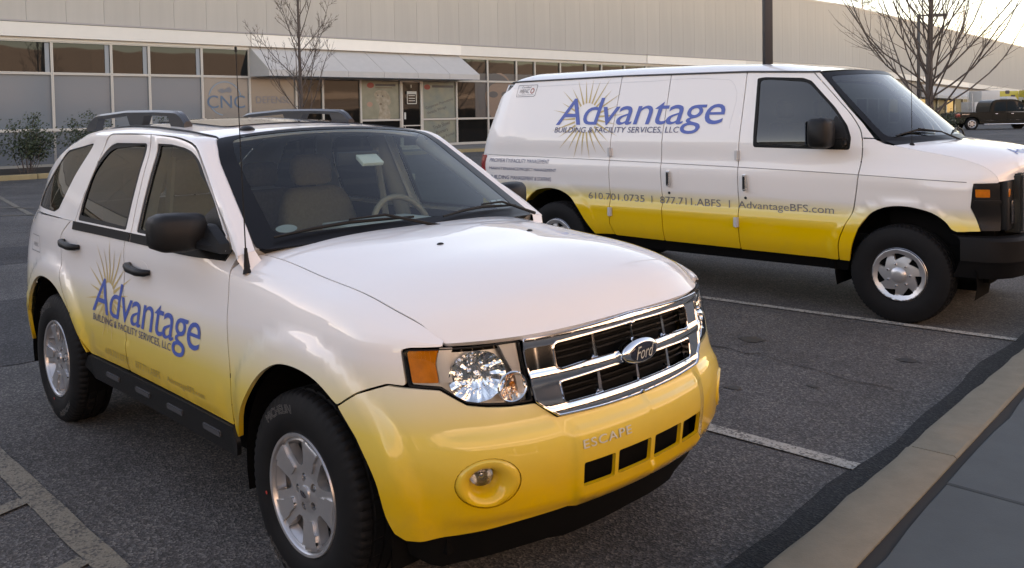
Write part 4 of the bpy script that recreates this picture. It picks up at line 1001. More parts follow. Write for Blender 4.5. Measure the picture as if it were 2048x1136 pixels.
    for i, (t, x1) in enumerate((('PROPERTY/FACILITY MANAGEMENT', -3.575), ('MAINTENANCE/PROJECT MANAGEMENT', -3.472), ('BUILDING MANAGEMENT & STAFFING', -3.553))):
        decal(fit_text(t, -4.40, x1, 1.180-.0935*i, 1.222-.0935*i, shear=.15), M_NAVY, .0046)
    for t, a, b in (('610.701.0735', -3.068, -2.384), ('|', -2.303, -2.293), ('877.711.ABFS', -2.205, -1.559), ('|', -1.476, -1.466), ('AdvantageBFS.com', -1.384, -.516)): decal(fit_text(t, a, b, .834 if '.com' not in t else .818, .903, bold=.006), M_GREY, .0046)
    so = rrect(-4.14, -3.835, 1.905, 2.035, .02); si = rrect(-4.135, -3.84, 1.910, 2.030, .018)
    sk = lambda l: [(x+(z-1.97)*.28, z) for x, z in l]
    decal([sk(so), sk(si)], M_GREY, .003, nm='sticker')
    for t_, a_, b_, c_, d_ in (('WBENC', -4.09, -3.93, 1.945, 1.99), ('Certified', -4.06, -3.92, 2.0, 2.022), ("Women's Business Enterprise", -4.115, -3.86, 1.918, 1.934)): decal([sk(l) for l in fit_text(t_, a_, b_, c_, d_, shear=.15)], M_GREY, .003)
    decal([sk(l) for l in (ellipse(-3.89, 1.968, .026, .03, 20), ellipse(-3.89, 1.968, .017, .02, 20))], simple('sticker_red', (.45, .10, .06), .5), .003, nm='sticker_mark')
    # roof
    def roof(q, p):
        q = np.asarray(q, float); p = np.asarray(p, float); u = -.70+p*(-4.42+.70); z = np.interp(u, [-4.6, -4.2, -2.7, -1.37, -.74], [2.06, 2.068, 2.072, 2.052, 2.022])
        X = SV(u, SV.v_of_z(u, z)); y = X[:, 1]*q; e = np.abs(q)
        bow = .16*(1-e*e)*(1-p)**6
        dome = .10*(1-e**4.5)*np.interp(p, [0, .06, .14, .3, .9, 1], [.10, .42, .72, .95, 1, .45])
        dome = dome*.9+.012*(1-e*e)
        return np.stack([X[:, 0]+bow, y, X[:, 2]+.012*np.minimum(1, (1-e)*60)+dome], 1)
    UP = lambda X: np.stack([np.zeros(len(X))+.1, np.zeros(len(X)), np.ones(len(X))], 1)
    RR = lambda u, v: roof(np.asarray(u)/.82, np.asarray(v)/3.72)
    panel('roof', RR, [[(-.8199, 0), (.8199, 0), (.8199, 3.72), (-.8199, 3.72)]], P, root, .045, flange=0, out=UP)
    # windshield
    def wind(q, p):
        q = np.asarray(q, float); p = np.asarray(p, float)
        xe = -.125+p*(-.565); ze = 1.423+p*.599
        X = SV(xe, SV.v_of_z(xe, ze)); e = np.abs(q)
        xx = xe+.075*np.minimum(1, np.maximum(0, .12-p)/.12)*0
        b = (.33*(1-p)+.165*p)*(1-e**2.2)
        return np.stack([xx+b, X[:, 1]*q*.985, ze-.02*(1-p)*(1-e**2)*0+.035*p*(1-e**2)+(-.012)*(1-p)], 1)
    WW = lambda u, v: wind(np.asarray(u)/.82, np.asarray(v)/.85)
    wo = [(-.815, .003), (.815, .003), (.815, .845), (-.815, .845)]
    FX = lambda X: np.stack([np.ones(len(X)), np.zeros(len(X)), np.ones(len(X))], 1)
    ws = panel('windshield', WW, [rounded(wo, .03)], G_VWIND, root, .06, flange=0, out=FX)
    panel('windshield_seal', WW, [rounded(wo, .04), rounded([(-.765, .085), (.765, .085), (.765, .80), (-.765, .80)], .06)], MATS['black_frit'], ws, .06, flange=.006, lift=.002, out=FX)
    # cowl and hood
    he = np.array(hood_e); 
    def hedge(p):
        u = np.interp(p, np.linspace(0, 1, len(he)), he[:, 0]); z = np.interp(p, np.linspace(0, 1, len(he)), he[:, 1]); return SV(u, SV.v_of_z(u, z))
    def hood(q, p):
        q = np.asarray(q, float); p = np.asarray(p, float); E = hedge(p); e = np.abs(q)
        cx = .235*(1-p)+.115*p; crown = np.interp(p, [0, .3, .55, .75, .9, 1], [.030, .058, .070, .080, .060, .01])
        return np.stack([E[:, 0]+cx*(1-e**2.4), E[:, 1]*q-np.sign(q)*.004, E[:, 2]+crown*(1-e**3)], 1)
    HH = lambda u, v: hood(np.asarray(u)/.86, np.asarray(v)/.85)
    ho = panel('hood', HH, [[(-.859, .004), (.859, .004), (.859, .848), (-.859, .848)]], P, root, .045, flange=.02, out=UP)
    def cowl(q, p):
        q = np.asarray(q, float); p = np.asarray(p, float)[:, None]; a = wind(q, np.full(len(q), .06)); b = hood(q*.985, np.full(len(q), .01))-np.array([-.01, 0, .008]); c = a*(1-p)+b*p; return c
    panel('cowl', lambda u, v: cowl(np.asarray(u)/.82, np.asarray(v)/.15), [[(-.80, 0), (.80, 0), (.80, .15), (-.80, .15)]], M_BLACKP, root, .06, flange=0, out=UP)
    # hood lettering reads from the front
    ft = fit_text('Advantage', -.40, .30, 0, .17, shear=.2, bold=.02)
    panel('lettering', lambda u, v: HH(u, v), [[(a, .56-b) for a, b in l] for l in ft], M_BLUE, ho, .06, flange=0, lift=.003, out=UP)
    for q0, q1, m in ((-.86, -.34, -.60), (-.06, .55, .25)):
        a = wind([q0], [.10])[0]+[.01, 0, .012]; b = wind([q1], [.13])[0]+[.01, 0, .012]; mm = wind([m], [.155])[0]+[.012, 0, .016]
        wp = tube('wiper', [a, mm, b], [.005, .009, .005], M_RUBBER, root, 6)
        tube('wiper_arm', [mm+[.01, 0, .012], (mm+wind([q1+.25], [.02])[0])/2+[.03, 0, .03], wind([q1+.28], [.0])[0]+[.04, 0, .0]], [.005, .007, .010], M_RUBBER, wp, 6)
    # aerial
    ab = lathe('aerial', [(0, -.03), (.012, -.028), (.024, -.008), (.028, .01)], M_RUBBER, root, 14, Matrix.Translation((.045, -.80, 1.40)) @ Matrix.Rotation(R(-90), 4, 'X'))
    tube('aerial_mast', [(.045, -.80, 1.41), (.04, -.80, 1.9), (.03, -.80, 2.42)], [.0028, .0022, .0018], M_RUBBER, ab, 6)
    # front end: black lamp bezels, grille, bumper
    for s in (1, -1):
        F2 = sg[s]
        lb = panel('headlight', F2, [rounded(zv([(.517, .945), (.545, 1.128), (.735, 1.134), (.735, .775), (.598, .775)]), .006)], M_BLACKP, root, .05, out=O0, lift=.004, flange=.03)
        panel('amber_lens', F2, [rounded(zv([(.556, 1.030), (.556, 1.090), (.662, 1.090), (.660, 1.030)]), .006)], M_AMBER, lb, .04, out=O0, lift=.010, flange=.008)
        panel('bezel_rib', F2, [rounded(zv([(.535, .985), (.545, 1.005), (.74, 1.005), (.74, .985)]), .004)], M_BLACKP, lb, .05, out=O0, lift=.014, flange=.012)
        y0, y1 = (-.82, -.50) if s > 0 else (.50, .82)
        bz = box('lamp_bezel', .66, .735, y0, y1, .775, 1.145, M_BLACKP, lb, bevel=.012)
        box('amber_lens', .73, .742, y0+.012 if s > 0 else y1-.06, y0+.06 if s > 0 else y1-.012, 1.03, 1.09, M_AMBER, lb, bevel=.004)
        box('lens', .735, .750, min(y0, y1)+.07, max(y0, y1)-.03, .82, 1.0, simple('dark_lens', (.03, .03, .032), .08, coat=1), lb, bevel=.01)
    g = bmesh.new()
    bm_box(g, .66, .80, -.62, .62, 1.085, 1.20); bm_box(g, .66, .80, -.62, .62, .74, .82)
    for s in (1, -1): bm_box(g, .661, .799, s*.62-.045, s*.62+.045, .745, 1.195)
    bm_box(g, .665, .795, -.58, .58, .93, .975)
    bmesh.ops.bevel(g, geom=g.edges[:], offset=.015, segments=2, affect='EDGES')
    gr = bmob('grille', g, simple('grille_plastic', (.010, .0095, .009), .35, coat=.15), root, smooth=40)
    box('grille_mesh', .64, .70, -.6, .6, .8, 1.1, M_MESH, gr)
    # bumper wraps round the corner
    bx = [(.44, -.975), (.60, -.955), (.72, -.90), (.80, -.78), (.85, -.5), (.87, 0)]; pl = bx+[(x, -y) for x, y in bx[-2::-1]]
    b = bmesh.new(); rg = []
    for x, y in pl:
        rg.append([b.verts.new(v) for v in ((x-.06, y*.96, .735), (x-.01, y, .725), (x+.012, y*1.01, .70), (x+.012, y*1.01, .545), (x, y, .53), (x-.01, y*.99, .50), (x-.05, y*.96, .41))])
    for p, q_ in zip(rg, rg[1:]):
        for k in range(6): b.faces.new((p[k], q_[k], q_[k+1], p[k+1]))
    bmob('front_bumper', b, simple('bumper_black', (.006, .006, .0065), .6, spec=.15, bump=.2, bscale=600), root, smooth=35)
    # mirror
    for s in (1, -1):
        par = FD if s > 0 else FDL; b = bmesh.new(); rg = []
        for t, hx, hz, cz in ((1.035, .060, .095, 1.515), (1.06, .085, .118, 1.512), (1.15, .092, .124, 1.512), (1.22, .085, .118, 1.515), (1.25, .06, .09, 1.515)):
            ring = []
            for k in range(20):
                a = 2*math.pi*k/20; c_, s_ = math.cos(a), math.sin(a); e = .45
                ring.append(b.verts.new((-.555+math.copysign(abs(c_)**e, c_)*hx, -s*t, cz+math.copysign(abs(s_)**e, s_)*hz)))
            rg.append(ring)
        for p, q_ in zip(rg, rg[1:]):
            for k in range(20): b.faces.new((p[k], p[(k+1) % 20], q_[(k+1) % 20], q_[k]))
        b.faces.new(rg[0]); b.faces.new(rg[-1][::-1]); mi = bmob('mirror', b, M_BLACKP, par, smooth=60)
        b = bmesh.new(); y0, y1 = sorted((-s*.90, -s*1.06)); bm_box(b, -.58, -.40, y0, y1, 1.395, 1.47); bmesh.ops.bevel(b, geom=b.edges[:], offset=.02, segments=2, affect='EDGES'); bmob('mirror_arm', b, M_BLACKP, mi, smooth=40)
        panel('mirror_base', sg[s], [rounded(zv([(-.60, 1.39), (-.60, 1.42), (-.515, 1.66), (-.44, 1.575), (-.40, 1.47), (-.405, 1.385)]), .02)], M_BLACKP, mi, .05, out=O0, lift=.008, flange=.012)
        box('mirror_glass', -.655, -.648, min(-s*1.07, -s*1.22), max(-s*1.07, -s*1.22), 1.42, 1.61, M_CHROME, mi)
    # wheels, wells, underside, inside
    for x in (0, -3.505):
        for s in (1, -1):
            van_wheel('wheel', root, x, -.868*s, .384, .2 if x == 0 else .5, s)
            well(root, x+.02, .38, -.95*s, -.55*s, .54)
    box('underbody', -4.55, .6, -.78, .78, .36, .62, M_UNDER, root)
    box('cabin_floor', -4.5, .1, -.86, .86, .62, .68, M_DARK, root)
    box('dashboard', -.30, .12, -.78, .78, 1.05, 1.36, simple('dash_grey', (.018, .019, .020), .7), root, bevel=.04)
    box('cargo_wall', -1.42, -1.38, -.80, .80, .68, 2.02, simple('cargo_liner', (.30, .31, .30), .8), root)
    sw = tube('steering_wheel', [Vector((-.42, .42, 1.30)) + .19*(math.cos(a)*Vector((0, 1, 0)) + math.sin(a)*Vector((-.55, 0, .83))) for a in [2*math.pi*k/28 for k in range(28)]], .016, M_DARK, root, 8, close=True)
    for y in (.42, -.42):
        se = bpy.data.objects.new('seat', None); link(se, root); se.location = (-.95, y, .68)
        for nm, a in (('seat_cushion', (-.22, .25, -.25, .25, .2, .38)), ('backrest', (-.30, -.16, -.25, .25, .34, .92)), ('headrest', (-.29, -.20, -.13, .13, .95, 1.12))): box(nm, *a, M_SEAT, se, bevel=.04, seg=3)
    box('rear_view_mirror', -.335, -.315, -.12, .12, 1.80, 1.87, M_BLACKP, root, bevel=.01)
    for s in (1, -1):
        panel('inner_skin', sg[s], [zv([(-4.4, .9), (-4.4, 2.0), (-1.4, 2.0), (-1.4, .55), (-2.9, .55), (-3.1, .75), (-3.3, .95), (-3.7, 1.0), (-4.0, .9)])], M_DARK, root, .15, out=O0, lift=-.05, flange=0)
        panel('inner_skin', sg[s], [zv([(-1.36, .55), (-1.36, 1.33), (.45, 1.2), (.45, .85), (.28, .97), (0, 1.02), (-.28, .95), (-.42, .7), (-.45, .55)])], M_DARK, root, .15, out=O0, lift=-.04, flange=0)
    box('engine_cover', -.15, .62, -.72, .72, .62, 1.10, M_DARK, root)
    return root
G_VAN = glass('van_side_glass', (.10, .13, .13), .06)
G_VWIND = glass('van_windshield_glass', (.42, .52, .52), .07)
# ================================================================== ground, kerb, markings
def asphalt(name, base, light, spk=1.0):
    m, n, b = node_mat(name); tc = n.nodes.new('ShaderNodeTexCoord')
    v = n.nodes.new('ShaderNodeTexVoronoi'); v.inputs['Scale'].default_value = 95; v.inputs['Randomness'].default_value = 1
    L(n, tc.outputs['Object'], v.inputs['Vector'])
    v2 = n.nodes.new('ShaderNodeTexVoronoi'); v2.inputs['Scale'].default_value = 210; L(n, tc.outputs['Object'], v2.inputs['Vector'])
    sp = n.nodes.new('ShaderNodeSeparateColor'); L(n, v.outputs['Color'], sp.inputs[0])
    sp2 = n.nodes.new('ShaderNodeSeparateColor'); L(n, v2.outputs['Color'], sp2.inputs[0])
    cr = n.nodes.new('ShaderNodeValToRGB'); L(n, sp.outputs[0], cr.inputs[0]); e = cr.color_ramp.elements
    e[0].color = (*[c*.62 for c in base], 1); e[1].color = (*light, 1); q = e.new(.55); q.color = (*base, 1); q = e.new(.86); q.color = (*[c*1.7 for c in base], 1)
    mx = n.nodes.new('ShaderNodeMix'); mx.data_type = 'RGBA'; mx.blend_type = 'MULTIPLY'; mx.inputs[0].default_value = 1
    mr = n.nodes.new('ShaderNodeMapRange'); mr.inputs[3].default_value = .65; mr.inputs[4].default_value = 1.35; L(n, sp2.outputs[1], mr.inputs[0])
    L(n, cr.outputs[0], mx.inputs['A']); L(n, mr.outputs[0], mx.inputs['B'])
    big = n.nodes.new('ShaderNodeTexNoise'); big.inputs['Scale'].default_value = .7; big.inputs['Detail'].default_value = 8; big.inputs['Roughness'].default_value = .7; L(n, tc.outputs['Object'], big.inputs['Vector'])
    mr2 = n.nodes.new('ShaderNodeMapRange'); mr2.inputs[1].default_value = .3; mr2.inputs[2].default_value = .7; mr2.inputs[3].default_value = .60; mr2.inputs[4].default_value = 1.32; L(n, big.outputs['Fac'], mr2.inputs[0])
    m2 = n.nodes.new('ShaderNodeMix'); m2.data_type = 'RGBA'; m2.blend_type = 'MULTIPLY'; m2.inputs[0].default_value = 1; L(n, mx.outputs['Result'], m2.inputs['A']); L(n, mr2.outputs[0], m2.inputs['B'])
    L(n, m2.outputs['Result'], b.inputs['Base Color']); b.inputs['Roughness'].default_value = .86; b.inputs['Specular IOR Level'].default_value = .35
    bp = n.nodes.new('ShaderNodeBump'); bp.inputs['Strength'].default_value = .75; bp.inputs['Distance'].default_value = .004
    L(n, v.outputs['Distance'], bp.inputs['Height']); L(n, bp.outputs[0], b.inputs['Normal'])
    return m
A_LOT = asphalt('lot_asphalt', (.074, .070, .068), (.165, .152, .138))
A_NEW = asphalt('dark_asphalt', (.019, .019, .019), (.045, .044, .043))
A_PATCH = asphalt('patch_asphalt', (.040, .039, .040), (.11, .105, .1))
def worn(name, col, wear=.5, scale=14):
    m, n, b = node_mat(name); tc = n.nodes.new('ShaderNodeTexCoord')
    t = n.nodes.new('ShaderNodeTexNoise'); t.inputs['Scale'].default_value = scale; t.inputs['Detail'].default_value = 9; t.inputs['Roughness'].default_value = .8; L(n, tc.outputs['Object'], t.inputs['Vector'])
    v = n.nodes.new('ShaderNodeTexVoronoi'); v.inputs['Scale'].default_value = 95; L(n, tc.outputs['Object'], v.inputs['Vector'])
    sp = n.nodes.new('ShaderNodeSeparateColor'); L(n, v.outputs['Color'], sp.inputs[0])
    ad = n.nodes.new('ShaderNodeMath'); ad.operation = 'MULTIPLY_ADD'; ad.inputs[1].default_value = .28; L(n, sp.outputs[0], ad.inputs[0]); L(n, t.outputs['Fac'], ad.inputs[2])
    cr = n.nodes.new('ShaderNodeValToRGB'); L(n, ad.outputs[0], cr.inputs[0]); e = cr.color_ramp.elements
    e[0].position = wear; e[0].color = (.07, .065, .06, 1); e[1].position = wear+.16; e[1].color = (*col, 1)
    L(n, cr.outputs[0], b.inputs['Base Color']); b.inputs['Roughness'].default_value = .85
    bp = n.nodes.new('ShaderNodeBump'); bp.inputs['Strength'].default_value = .5; bp.inputs['Distance'].default_value = .003; L(n, v.outputs['Distance'], bp.inputs['Height']); L(n, bp.outputs[0], b.inputs['Normal'])
    return m
P_LINE = worn('worn_white_line', (.36, .34, .30), .50)
P_FADED = worn('faded_beige_line', (.205, .18, .14), .50, 9)
P_CAP = worn('fresh_white_dab', (.42, .39, .34), .42)
M_KERB = simple('kerb_concrete', (.185, .160, .118), .88, noise=.15, nscale=9, bump=.5, bscale=140)
M_SLAB = simple('slab_concrete', (.060, .075, .079), .85, noise=.13, nscale=3.5, bump=.4, bscale=160)
M_JOINT = simple('joint_dirt', (.018, .017, .016), .95)
def structure(o): o['kind'] = 'structure'; return o
def gz(x, y): return .35*float(smooth01(np.array((y-32)/16.0)))
def build_ground():
    xs = [-400, -200, -120, -80, -60, -45, -32, -20, -10, 0, 6, 30, 120, 400]; ys = [-400, -120, -40, -10, 0, 10, 20, 26, 30, 32, 34, 36, 38, 40, 42, 44, 46, 48, 52, 60, 80, 120, 200, 400]
    V = [(x, y, gz(x, y)) for x in xs for y in ys]; n = len(ys)
    F = [(i*n+j, (i+1)*n+j, (i+1)*n+j+1, i*n+j+1) for i in range(len(xs)-1) for j in range(n-1)]
    g = structure(meshob('parking_lot', V, F, A_LOT, smooth=True))
    kx = lambda y: 1.205-.044*y                       # foot of the kerb face
    kb = lambda y: 1.484-.059*y if -1 < y < 8 else (1.484+.059 if y <= -1 else 1.484-.059*8)+(-.044*(y+1) if y <= -1 else -.044*(y-8))
    # new asphalt strip along the kerb with an uneven edge
    ys = np.arange(-9, 30, .18); V = []; F = []
    for i, y in enumerate(ys):
        wv = .178+.022*math.sin(y*2.1)+.014*math.sin(y*5.3+1)+rnd.uniform(-.006, .006)
        V += [(kx(y)-wv, y, .004+gz(0, y)), (kx(y)+.01, y, .004+gz(0, y))]
    F = [(2*i, 2*i+1, 2*i+3, 2*i+2) for i in range(len(ys)-1)]
    structure(meshob('asphalt_strip', V, F, A_NEW))
    def sheet(name, pts, z, mat, jit=0):
        q = densify([tuple(p) for p in pts], .12) if jit else pts
        V = [(p[0]+rnd.uniform(-jit, jit), p[1]+rnd.uniform(-jit, jit), z+gz(*p)) for p in q]
        return structure(meshob(name, V, [tuple(range(len(V)))], mat))
    sheet('asphalt_patch', [(-6.9, -3.2), (-6.6, .6), (-4.05, .35), (-4.2, -3.2)], .004, A_PATCH, .012)
    sheet('asphalt_patch', [(-10.9, -2.0), (-10.6, 1.6), (-9.0, 1.5), (-9.2, -2.0)], .004, A_PATCH, .02)
    def line(a, b, w=.10, mat=P_LINE, z=.008):
        a, b = np.array(a, float), np.array(b, float); t = (b-a)/np.linalg.norm(b-a); nn = np.array([-t[1], t[0]])*w/2
        n = max(1, int(np.linalg.norm(b-a)/.15)); L_ = []; R_ = []
        for k in range(n+1):
            p = a+(b-a)*k/n; j = rnd.uniform(-.004, .004); L_.append(tuple(p+nn*(1+j*12))); R_.append(tuple(p-nn*(1-j*12)))
        return sheet('painted_line', L_+R_[::-1], z, mat)
    line((-5.2, 1.36), (.965, 1.53), .095); line((-5.2, 4.02), (.84, 4.53), .085); line((-5.2, 6.9), (.70, 7.35), .09); line((-5.2, 9.7), (.6, 10.2), .09)
    line((-6.0, -1.275), (.98, -1.295), .108, P_FADED)
    for x0, x1 in ((-1.60, -1.42), (-.84, -.66), (-2.42, -2.24), (-.10, .08)):
        line((x0+.02, -1.34), (x1-.06+.14, -2.10), .085, P_FADED, .0095)
    # far stalls on the left
    line((-20.6, 3.35), (-14.9, 2.50), .10, P_FADED); line((-17.6, 2.40), (-16.4, 2.95), .09, P_FADED); line((-15.6, 1.98), (-15.0, 2.55), .1, P_FADED)
    for y in (16.5, 19.2, 21.9, 24.6): line((-26.3, y), (-21.2, y-.2), .10, P_FADED)
    line((-24.5, 23.0), (-18.5, 26.5), .1, P_FADED)
    # hairline cracks
    for pts in ([(-9.9, -.6), (-9.3, .2), (-9.45, .9), (-8.8, 1.6)], [(-13.2, .8), (-12.2, 1.7), (-11.9, 2.6)], [(-4.6, 2.4), (-3.4, 2.75), (-2.2, 2.6), (-.9, 2.95), (.6, 2.8)], [(-5.0, -2.2), (-3.6, -1.9), (-2.7, -2.3)], [(-16, 6), (-13, 7.1), (-10, 6.6), (-7.5, 8.4)]):
        q = [(x+rnd.gauss(0, .025), y+rnd.gauss(0, .025)) for x, y in cr(pts, 14)]; w_ = [rnd.uniform(.003, .007) for _ in q]
        V = [p for (x, y), k in zip(q, w_) for p in ((x-k, y+k, .005), (x+k, y-k, .005))]
        structure(meshob('asphalt_crack', V, [(2*i, 2*i+1, 2*i+3, 2*i+2) for i in range(len(q)-1)], M_JOINT))
    for x, y, r in ((-3.1, 2.9, .16), (-.6, 3.3, .10), (-8.2, 3.4, .3), (-1.9, 3.6, .07), (-12.5, 4.2, .35), (-.1, 2.2, .06), (.25, 2.55, .04), (-.4, 2.05, .035), (-3.4, 2.6, .07), (-2.7, 3.15, .05), (.45, 3.5, .08), (-1.2, -1.9, .1), (-2.9, -1.7, .06), (-6.2, 2.2, .12)):
        sheet('oil_stain', [(x+r*rnd.uniform(.6, 1.2)*math.cos(a), y+r*rnd.uniform(.5, 1.0)*math.sin(a)) for a in np.linspace(0, 6.1, 15)], .0045, simple('oil_film', (.034, .032, .031), .6, noise=.4, nscale=60, bump=.6, bscale=95))
    # near kerb and pavement: each stone and slab its own piece
    kr = structure(bpy.data.objects.new('kerb', None)); link(kr)
    cuts = [-9, -6.05, -3.05, -1.4, 1.63, 4.7, 7.7, 10.7, 13.7, 16.7, 19.7, 22.7, 25.7]
    for a, b in zip(cuts, cuts[1:]):
        g_ = .004; m = 22; rows = []
        for k in range(m+1):
            y = a+g_+(b-a-2*g_)*k/m; x0, x1 = kx(y), kb(y)-.012; j = rnd.uniform(-.007, .007)
            rows.append([(x0-.002, y, -.02), (x0+.012+j, y, .095), (x0+.024+j, y, .122), (x0+.045+j, y, .132), (x1-.012, y, .136), (x1, y, .128), (x1, y, -.02)])
        V = [p for r in rows for p in r]; F = [(i*7+k, i*7+k+1, (i+1)*7+k+1, (i+1)*7+k) for i in range(m) for k in range(6)]+[tuple(range(7))[::-1], tuple(m*7+k for k in range(7))]
        me = meshob('kerb_stone', V, F, M_KERB, kr, True); me.data.set_sharp_from_angle(angle=R(35))
    pv = structure(bpy.data.objects.new('pavement', None)); link(pv)
    ys = [-9.5+1.555*k-.06 for k in range(25)]
    for a, b in zip(ys, ys[1:]):
        for c0, c1 in ((0, 1.55), (1.55, 3.1), (3.1, 4.6)):
            g_ = .006; bm = bmesh.new(); zt = .128+rnd.uniform(-.002, .002)
            m = 6; top = []
            for k in range(m+1):
                y = a+g_+(b-a-2*g_)*k/m
                base = kb(y)+.034+(rnd.uniform(-.012, .012) if c0 == 0 else 0)
                top.append(((base if c0 == 0 else kb(y)+c0+g_), y, kb(y)+c1-g_))
            vt = [[bm.verts.new((x0, y, zt)), bm.verts.new((x1, y, zt))] for x0, y, x1 in top]; vb = [[bm.verts.new((x0, y, -.02)), bm.verts.new((x1, y, -.02))] for x0, y, x1 in top]
            for k in range(m):
                bm.faces.new((vt[k][0], vt[k][1], vt[k+1][1], vt[k+1][0])); bm.faces.new((vt[k][0], vt[k+1][0], vb[k+1][0], vb[k][0])); bm.faces.new((vt[k][1], vb[k][1], vb[k+1][1], vt[k+1][1]))
            bm.faces.new((vt[0][0], vb[0][0], vb[0][1], vt[0][1])); bm.faces.new((vt[m][0], vt[m][1], vb[m][1], vb[m][0]))
            bmesh.ops.bevel(bm, geom=[e for e in bm.edges if all(abs(v.co.z-zt) < 1e-4 for v in e.verts) and len(e.link_faces) == 2 and any(abs(f.normal.z) < .5 for f in e.link_faces)], offset=.006, segments=1, affect='EDGES')
            bmob('paving_slab', bm, M_SLAB, pv)
    ys = np.arange(-9, 26, .5)
    structure(meshob('pavement_joint', [p for y in ys for p in ((kb(y)-.03, y, .121), (kb(y)+.5, y, .121))], [(2*i, 2*i+1, 2*i+3, 2*i+2) for i in range(len(ys)-1)], M_JOINT))
    # planting bed kerb and verge along the far building
    M_FK = simple('far_kerb', (.33, .245, .13), .9, noise=.15, nscale=3)
    fk = structure(bpy.data.objects.new('far_kerb', None)); link(fk)
    pts = [(-26.2, -14), (-26.4, 0), (-26.6, 6), (-27.0, 13.5), (-28.2, 14.6), (-28.4, 20), (-28.3, 24.5), (-27.6, 27.5), (-27.4, 44)]
    for (x0, y0), (x1, y1) in zip(pts, pts[1:]):
        d = Vector((x1-x0, y1-y0, 0)); Ln = d.length; n = max(1, int(Ln/3)); a = math.atan2(d.y, d.x)
        for k in range(n):
            M = Matrix.Translation((x0+d.x*k/n, y0+d.y*k/n, gz(0, y0))) @ Matrix.Rotation(a, 4, 'Z')
            box('kerb_stone', .01, Ln/n-.01, 0, .18, -.05, .16, M_FK, fk, bevel=.02, M=M)
    V = [(x-.16, y, .13) for x, y in pts]+[(-33.6+.045*(y-12)+2.0-.2, y, .13) for x, y in pts[::-1]]
    structure(meshob('verge', V, [tuple(range(len(V)))], simple('mulch', (.035, .025, .019), .95, noise=.4, nscale=14, bump=.8, bscale=60)))
    V = [(-28.55, 14.7, .135), (-28.55, 24.5, .135), (-27.8, 27.6, .135), (-27.6, 44, .135), (-31.0, 44, .135), (-31.5, 14.0, .135)]
    structure(meshob('entrance_path', V, [tuple(range(6))], simple('path_concrete', (.21, .19, .165), .9, noise=.1, nscale=4)))
    # parking island with the small tree
    ik = structure(bpy.data.objects.new('island_kerb', None)); link(ik)
    q = rounded([(-22.5, 9.2), (-15.9, 9.2), (-15.9, 12.5), (-22.5, 12.9)], .5, 4); qi = rounded([(-22.3, 9.4), (-16.1, 9.4), (-16.1, 12.3), (-22.3, 12.7)], .4, 4)
    n = len(q)
    for i in range(n):
        a, b, c, d = q[i], q[(i+1) % n], qi[(i+1) % n], qi[i]
        V = [(*a, -.03), (*b, -.03), (*b, .15), (*a, .15), (*c, .15), (*d, .15), (*c, .05), (*d, .05)]
        meshob('kerb_stone', V, [(0, 1, 2, 3), (3, 2, 4, 5), (5, 4, 6, 7)], simple('island_concrete', (.40, .37, .31), .88, noise=.1, nscale=5), ik)
    structure(meshob('island_bed', [(*p, .10) for p in qi], [tuple(range(n))], MATS['mulch']))
# ================================================================== buildings
M_WALL = simple('wall_panel_taupe', (.42, .38, .345), .75, noise=.04, nscale=1.2)
def _weathered():
    n = M_WALL.node_tree; b = n.nodes['Principled BSDF']; tc = n.nodes.new('ShaderNodeTexCoord'); mp = n.nodes.new('ShaderNodeMapping'); mp.inputs['Scale'].default_value = (2.6, 2.6, .16); L(n, tc.outputs['Object'], mp.inputs[0])
    t = n.nodes.new('ShaderNodeTexNoise'); t.inputs['Scale'].default_value = 1.3; t.inputs['Detail'].default_value = 7; t.inputs['Roughness'].default_value = .6; L(n, mp.outputs[0], t.inputs['Vector'])
    oi = n.nodes.new('ShaderNodeObjectInfo'); mr = n.nodes.new('ShaderNodeMapRange'); mr.inputs[1].default_value = .3; mr.inputs[2].default_value = .7; mr.inputs[3].default_value = .95; mr.inputs[4].default_value = 1.04; L(n, t.outputs['Fac'], mr.inputs[0])
    m2 = n.nodes.new('ShaderNodeMath'); m2.operation = 'MULTIPLY_ADD'; m2.inputs[1].default_value = .06; m2.inputs[2].default_value = .97; L(n, oi.outputs['Random'], m2.inputs[0])
    m3 = n.nodes.new('ShaderNodeMath'); m3.operation = 'MULTIPLY'; L(n, mr.outputs[0], m3.inputs[0]); L(n, m2.outputs[0], m3.inputs[1])
    mx = n.nodes.new('ShaderNodeMix'); mx.data_type = 'RGBA'; mx.blend_type = 'MULTIPLY'; mx.inputs[0].default_value = 1; mx.inputs['A'].default_value = (.42, .38, .345, 1); L(n, m3.outputs[0], mx.inputs['B']); L(n, mx.outputs['Result'], b.inputs['Base Color'])
_weathered()
M_FASC = simple('fascia_cream', (.72, .66, .60), .6, noise=.03, nscale=2)
M_FASCB = simple('fascia_white', (.84, .77, .70), .55, noise=.03, nscale=2)
M_FRAME = simple('window_frame_bronze', (.56, .50, .44), .45)
M_REVEAL = simple('reveal_dark', (.14, .125, .11), .8)
M_BASE = simple('plinth_grey', (.145, .155, .165), .85, noise=.1, nscale=2)
M_CANV = simple('awning_canvas', (.50, .465, .44), .85, noise=.05, nscale=3)
M_BLIND = simple('pale_blind', (.31, .325, .335), .8, noise=.04, nscale=2)
